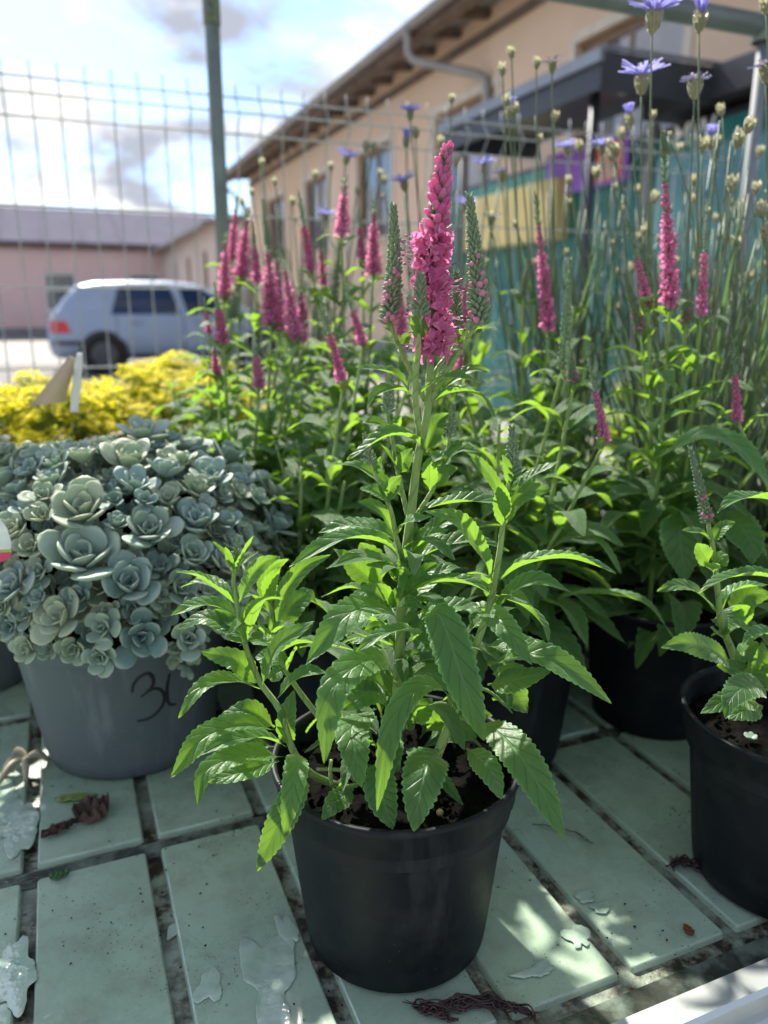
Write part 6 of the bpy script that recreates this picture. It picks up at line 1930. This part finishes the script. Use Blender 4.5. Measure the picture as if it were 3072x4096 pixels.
for k in range(8):
    u = k / 7
    l_ = c[0].lerp(c[3], u) + n_ * 4 * math.sin(PI * u); r_ = c[1].lerp(c[2], u) + n_ * 4 * math.sin(PI * u)
    rows.append([l_, r_, r_ + n_, l_ + n_])
mb.grid(rows, 0, True); obj('card', mb.mesh('card', M_TAG2), lab2)
# card with pink corner at the left edge
M_CARDP = plain('pink_print', (0.62, 0.03, 0.12), 0.4); M_CARDG = plain('green_print', (0.25, 0.5, 0.06), 0.4); M_CARDW = plain('pale_print', (0.60, 0.64, 0.60), 0.35, 0, 0.35, 40)
YC = 0.50
card = empty('picture_label', at(-30 * D, 1240 * D, YC), 'pale plant label with green stripe and pink corner at the left edge', 'plant label')


def card_poly(name, px, m, off):
    mb = MB()
    f_ = [mb.vert(at(x * D, y * D, YC - off) - card.location) for x, y in px]
    g_ = [mb.vert(at(x * D, y * D, YC + 0.0008 - off) - card.location) for x, y in px]
    mb.face(f_); mb.face(list(reversed(g_)))
    for k in range(len(px)):
        j = (k + 1) % len(px)
        mb.face((f_[k], f_[j], g_[j], g_[k]))
    obj(name, mb.mesh(name, m, False), card)


card_poly('card', [(-80, 1125), (0, 1120), (15, 1140), (24, 1170), (24, 1186), (-80, 1190)], M_CARDW, 0)
card_poly('stripe', [(-80, 1190), (24, 1186), (26, 1192), (-80, 1197)], M_CARDG, 0)
card_poly('pink_panel', [(-80, 1197), (26, 1192), (22, 1203), (4, 1214), (-80, 1217)], M_CARDP, 0)
mb = MB(); mb.box((-0.016, -0.0005, -0.12), (-0.011, 0.0005, 0.02)); obj('stake', mb.mesh('stake', M_TAG, False), card)

# ================================================================ litter and water on the bench
def blob_sheet(name, cx, cy, rx, ry, seed, h, m, z=ZT + 0.0006, rough=0.5, n=56, label=None, cat=None, freq=1.6):
    rg_ = random.Random(seed)
    mb = MB()
    rows = []
    c = onz(cx * D, cy * D, z)
    for i, (k, zz) in enumerate(((1.0, 0.0), (0.985, h * 0.6), (0.94, h), (0.5, h * 1.1), (0.0, h * 1.1))):
        row = []
        for j in range(n):
            a = 2 * PI * j / n
            w = 1 + rough * noise.noise(Vector((math.cos(a) * freq + seed * 3.3, math.sin(a) * freq, seed * 1.7))) + rough * 0.18 * noise.noise(Vector((math.cos(a) * 4.5 + seed, math.sin(a) * 4.5, 3)))
            p = U * (rx * math.cos(a) * w * k) + V * (ry * math.sin(a) * w * k)
            row.append((c.x + p.x, c.y + p.y, z + zz))
        rows.append(row)
    mb.grid(rows, 0, True)
    o_ = obj(name, mb.mesh(name, m))
    return o_


M_WATER, nt, b, o_ = mat('standing_water')
b.inputs['Base Color'].default_value = (0.47, 0.57, 0.50, 1)
nt.links.new(ramp(nt, noise_n(nt, 70, 4, pos(nt)), [(0.35, (0.31, 0.43, 0.32)), (0.6, (0.43, 0.54, 0.43))]), b.inputs['Base Color'])  # opaque pale colour stands in for sky mirrored in the puddles
b.inputs['Roughness'].default_value = 0.05
b.inputs['Specular IOR Level'].default_value = 0.9
bump(nt, b, noise_n(nt, 120, 2, pos(nt)), 0.2, 0.002)
M_TWATER, nt, b, o_ = mat('dark_trough_water')
nt.links.new(ramp(nt, noise_n(nt, 40, 5, pos(nt)), [(0.40, (0.16, 0.20, 0.16)), (0.55, (0.05, 0.055, 0.045))]), b.inputs['Base Color'])
b.inputs['Roughness'].default_value = 0.06
b.inputs['Specular IOR Level'].default_value = 0.8
bump(nt, b, noise_n(nt, 200, 3, pos(nt)), 0.25, 0.002)
for k, (x, y, rx, ry) in enumerate(((580, 2120, 0.016, 0.034), (620, 2010, 0.006, 0.018), (450, 2130, 0.008, 0.012), (1300, 1960, 0.008, 0.006),
                                    (1155, 2100, 0.017, 0.007), (1250, 2025, 0.008, 0.010), (30, 2100, 0.012, 0.03),
                                    (20, 1740, 0.014, 0.05), (45, 1780, 0.01, 0.03), (1265, 1935, 0.007, 0.006))):
    o = blob_sheet('puddle', x, y, rx, ry, k + 1, 0.00022, M_WATER, rough=0.9, freq=1.1)
    o['kind'] = 'structure'
# water lying in the two cross troughs
for s0, s1, t_ in ((0.10, 0.55, TN - 0.010), (-0.10, 0.17, TN + PT - 0.003)):
    mb = MB(); mb.grid([[st(s0, t_ - 0.011, ZT - 0.0042), st(s1, t_ - 0.011, ZT - 0.0042)], [st(s0, t_ + 0.007, ZT - 0.0042), st(s1, t_ + 0.007, ZT - 0.0042)]])
    o = obj('trough_water', mb.mesh('trough_water', M_TWATER)); o['kind'] = 'structure'

M_DEAD = plain('dead_leaf', (0.060, 0.034, 0.022), 0.75, 0, 0.5, 60, 0.6, 200)
M_DEADG = plain('yellow_green_leaf', (0.20, 0.28, 0.06), 0.55, 0, 0.3, 40)
M_ROOT = plain('wet_roots', (0.045, 0.022, 0.018), 0.35, 0, 0.5, 90)
M_WILT = plain('wilted_succulent', (0.33, 0.30, 0.20), 0.55, 0, 0.3, 40)


def crumple(name, x, y, L, Wd, az, seed, m, label, cat, hgt=0.009, teeth=9):
    c = onz(x * D, y * D, ZT + 0.002)
    d = Vector((math.cos(az), math.sin(az), 0)); n_ = Vector((-d.y, d.x, 0))
    mb = MB()
    rows = []
    for i in range(19):
        t = i / 18
        w = Wd * 0.5 * (math.sin(PI * t ** 0.8) ** 0.7 + 0.06)
        row = []
        for j in range(-5, 6):
            q = j / 5
            p = d * (L * (t - 0.5)) + n_ * (w * q * (1 - 0.25 * noise.noise(Vector((t * 5, seed, 2)))))
            h = abs(noise.noise(Vector((t * 4 + seed, q * 1.8, 1)))) * hgt * 1.6 + 0.5 * hgt * abs(noise.noise(Vector((t * 11, q * 5 + seed, 3))))
            row.append((p.x, p.y, h))
        rows.append(row)
    mb.grid(rows, 0)
    mb2 = MB(); mb2.v = [(v[0], v[1], v[2] - 0.0005) for v in mb.v]; mb2.f = [tuple(reversed(f)) for f in mb.f]; mb2.m = mb.m[:]; mb2.a = mb.a[:]
    mb.add(mb2, Matrix())
    o_ = tag(obj(name, mb.mesh(name, m)), label, cat)
    o_.location = c
    return o_


crumple('dead_leaf', 200, 1755, 0.030, 0.030, RAD(60), 3, M_DEAD, 'crumpled dark brown dead leaf in front of the grey pot', 'dead leaf', 0.011)
crumple('dead_leaf', 128, 1795, 0.028, 0.010, RAD(40), 8, M_DEAD, 'narrow curled brown leaf end lying left of the crumpled leaf', 'dead leaf', 0.008)
crumple('fallen_leaf', 165, 1722, 0.034, 0.010, RAD(12), 5, M_DEADG, 'yellow green fallen leaf behind the crumpled brown leaf', 'fallen leaf', 0.002)
crumple('leaf_scrap', 1487, 2008, 0.010, 0.006, RAD(100), 6, plain('red_brown_scrap', (0.16, 0.05, 0.02), 0.4), 'small red brown leaf scrap on the bench at lower right', 'leaf scrap', 0.001)
crumple('fallen_leaf', 128, 1888, 0.014, 0.010, RAD(20), 9, plain('dark_green_scrap', (0.04, 0.11, 0.03), 0.4), 'small dark green leaf lying in the cross trough', 'fallen leaf', 0.002)
for nm, x, y, sz, lb in (('fallen_succulent_leaf', 362, 2030, 0.008, 'pale fallen succulent leaf in the groove at lower left'),):
    o = tag(obj(nm, SLM[0]), lb, 'fallen leaf')
    o.matrix_local = Matrix.Translation(onz(x * D, y * D, ZT - 0.004)) @ Matrix.Rotation(RAD(70), 4, 'Z') @ Matrix.Scale(0.013, 4)
    o.rotation_mode = 'XYZ'
# wilted succulent shoot at the foot of the grey pot
c = onz(60 * D, 1650 * D, ZT + 0.003)
wl_ = empty('wilted_shoot', c, 'wilted beige succulent shoot beside the foot of the grey pot', 'plant scrap')
for k, (a, ln) in enumerate(((-1.2, 0.030), (-1.9, 0.034), (2.6, 0.022), (0.2, 0.018), (-2.5, 0.02))):
    mb = MB()
    d = Vector((math.cos(a), math.sin(a), 0))
    mb.tube(catmull([(0, 0, 0.006), d * ln * 0.5 + Vector((0, 0, 0.010)), d * ln + Vector((0, 0, 0.001))], 10), [0.0018 + 0.0016 * math.sin(PI * j / 10) for j in range(11)], 7)
    obj('leaf', mb.mesh('leaf', M_WILT), wl_)


def roots(name, path, n, spread, seed, label, r=0.0007, m=None):
    rg_ = random.Random(seed)
    P = [onz(x * D, y * D, ZT + 0.002) for x, y in path]
    o_ = P[0].copy()
    mb = MB()
    for k in range(n):
        a0 = rg_.uniform(0, 0.5); a1 = rg_.uniform(a0 + 0.3, 1.0)
        Q = []
        base = catmull(P, 40)
        for j in range(9):
            t = a0 + (a1 - a0) * j / 8
            p = base[int(t * 40)] - o_
            Q.append(p + Vector((noise.noise(Vector((t * 9, k * 3.1, 0))), noise.noise(Vector((t * 9, k * 3.1, 7))), abs(noise.noise(Vector((t * 8, k * 2.3, 4)))) * 0.9)) * spread)
        mb.tube(catmull(Q, 22), rg_.uniform(0.5, 1.2) * r, 4)
    o2 = tag(obj(name, mb.mesh(name, m or M_ROOT)), label, 'root scrap')
    o2.location = o_
    return o2


roots('root_clump', [(880, 2168), (960, 2178), (1030, 2165), (1090, 2175), (1140, 2190), (1165, 2205)], 26, 0.009, 3, 'tangle of wet dark red roots under the front pot')
roots('root_clump', [(890, 2175), (940, 2190), (985, 2205)], 12, 0.006, 4, 'short dark root strand at the bottom edge', 0.0008)
roots('root_clump', [(1450, 1878), (1480, 1865), (1520, 1880), (1560, 1900)], 22, 0.010, 5, 'dark soil and root clump beside the right pot')
roots('root_strand', [(1130, 1780), (1190, 1785), (1250, 1805), (1290, 1830)], 3, 0.004, 6, 'thin dark root strand on the pad right of the front pot', 0.0005)
# specks of soil: stuff
mb = MB()
rg = random.Random(2)
for k in range(2200):
    s_ = rg.uniform(-0.25, 0.6); t_ = rg.uniform(TN, 0.80)
    if noise.noise(Vector((s_ * 14, t_ * 14, 2))) < 0.05:
        continue
    c = st(s_, t_, ZT + 0.0004); r = rg.uniform(0.0003, 0.0011)
    a = rg.random() * 6
    i = [mb.vert((c.x + r * math.cos(a + q) * rg.uniform(0.6, 1.4), c.y + r * math.sin(a + q) * rg.uniform(0.6, 1.4), c.z)) for q in (0, 2.1, 4.2)]
    j = mb.vert((c.x, c.y, c.z + r))
    for q in range(3):
        mb.face((i[q], i[(q + 1) % 3], j))
o = obj('soil_crumbs', mb.mesh('soil_crumbs', M_SOIL)); o['kind'] = 'stuff'; o['label'] = 'dark crumbs of soil scattered over the bench pads'
for par in (main, right):                                 # loose lumps on the soil
    mb = MB()
    for k in range(160):
        a = rg.random() * 6.28; r0 = 0.072 * math.sqrt(rg.random()); r = rg.uniform(0.0006, 0.0024)
        c = Vector((r0 * math.cos(a), r0 * math.sin(a), 0.1145 + rg.random() * 0.002))
        mb.lathe([(0.0002, -r), (r * rg.uniform(0.7, 1.1), -r * 0.3), (r * rg.uniform(0.7, 1.1), r * 0.4), (0.0002, r)], 5, 0, c)
    obj('soil_lumps', mb.mesh('soil_lumps', M_SOIL), par, kind='stuff')
# tiny seedling in the right pot
sd = empty('seedling', onz(1620 * D, 1600 * D, ZT + 0.115), 'tiny pale green seedling on the soil of the right pot', 'seedling')
for k in range(6):
    obj('leaf', SLM[k % 3], sd, Matrix.Translation((0, 0, 0.001)) @ Matrix.Rotation(1.05 * k, 4, 'Z') @ Matrix.Rotation(-0.5, 4, 'Y') @ Matrix.Scale(0.0055, 4))
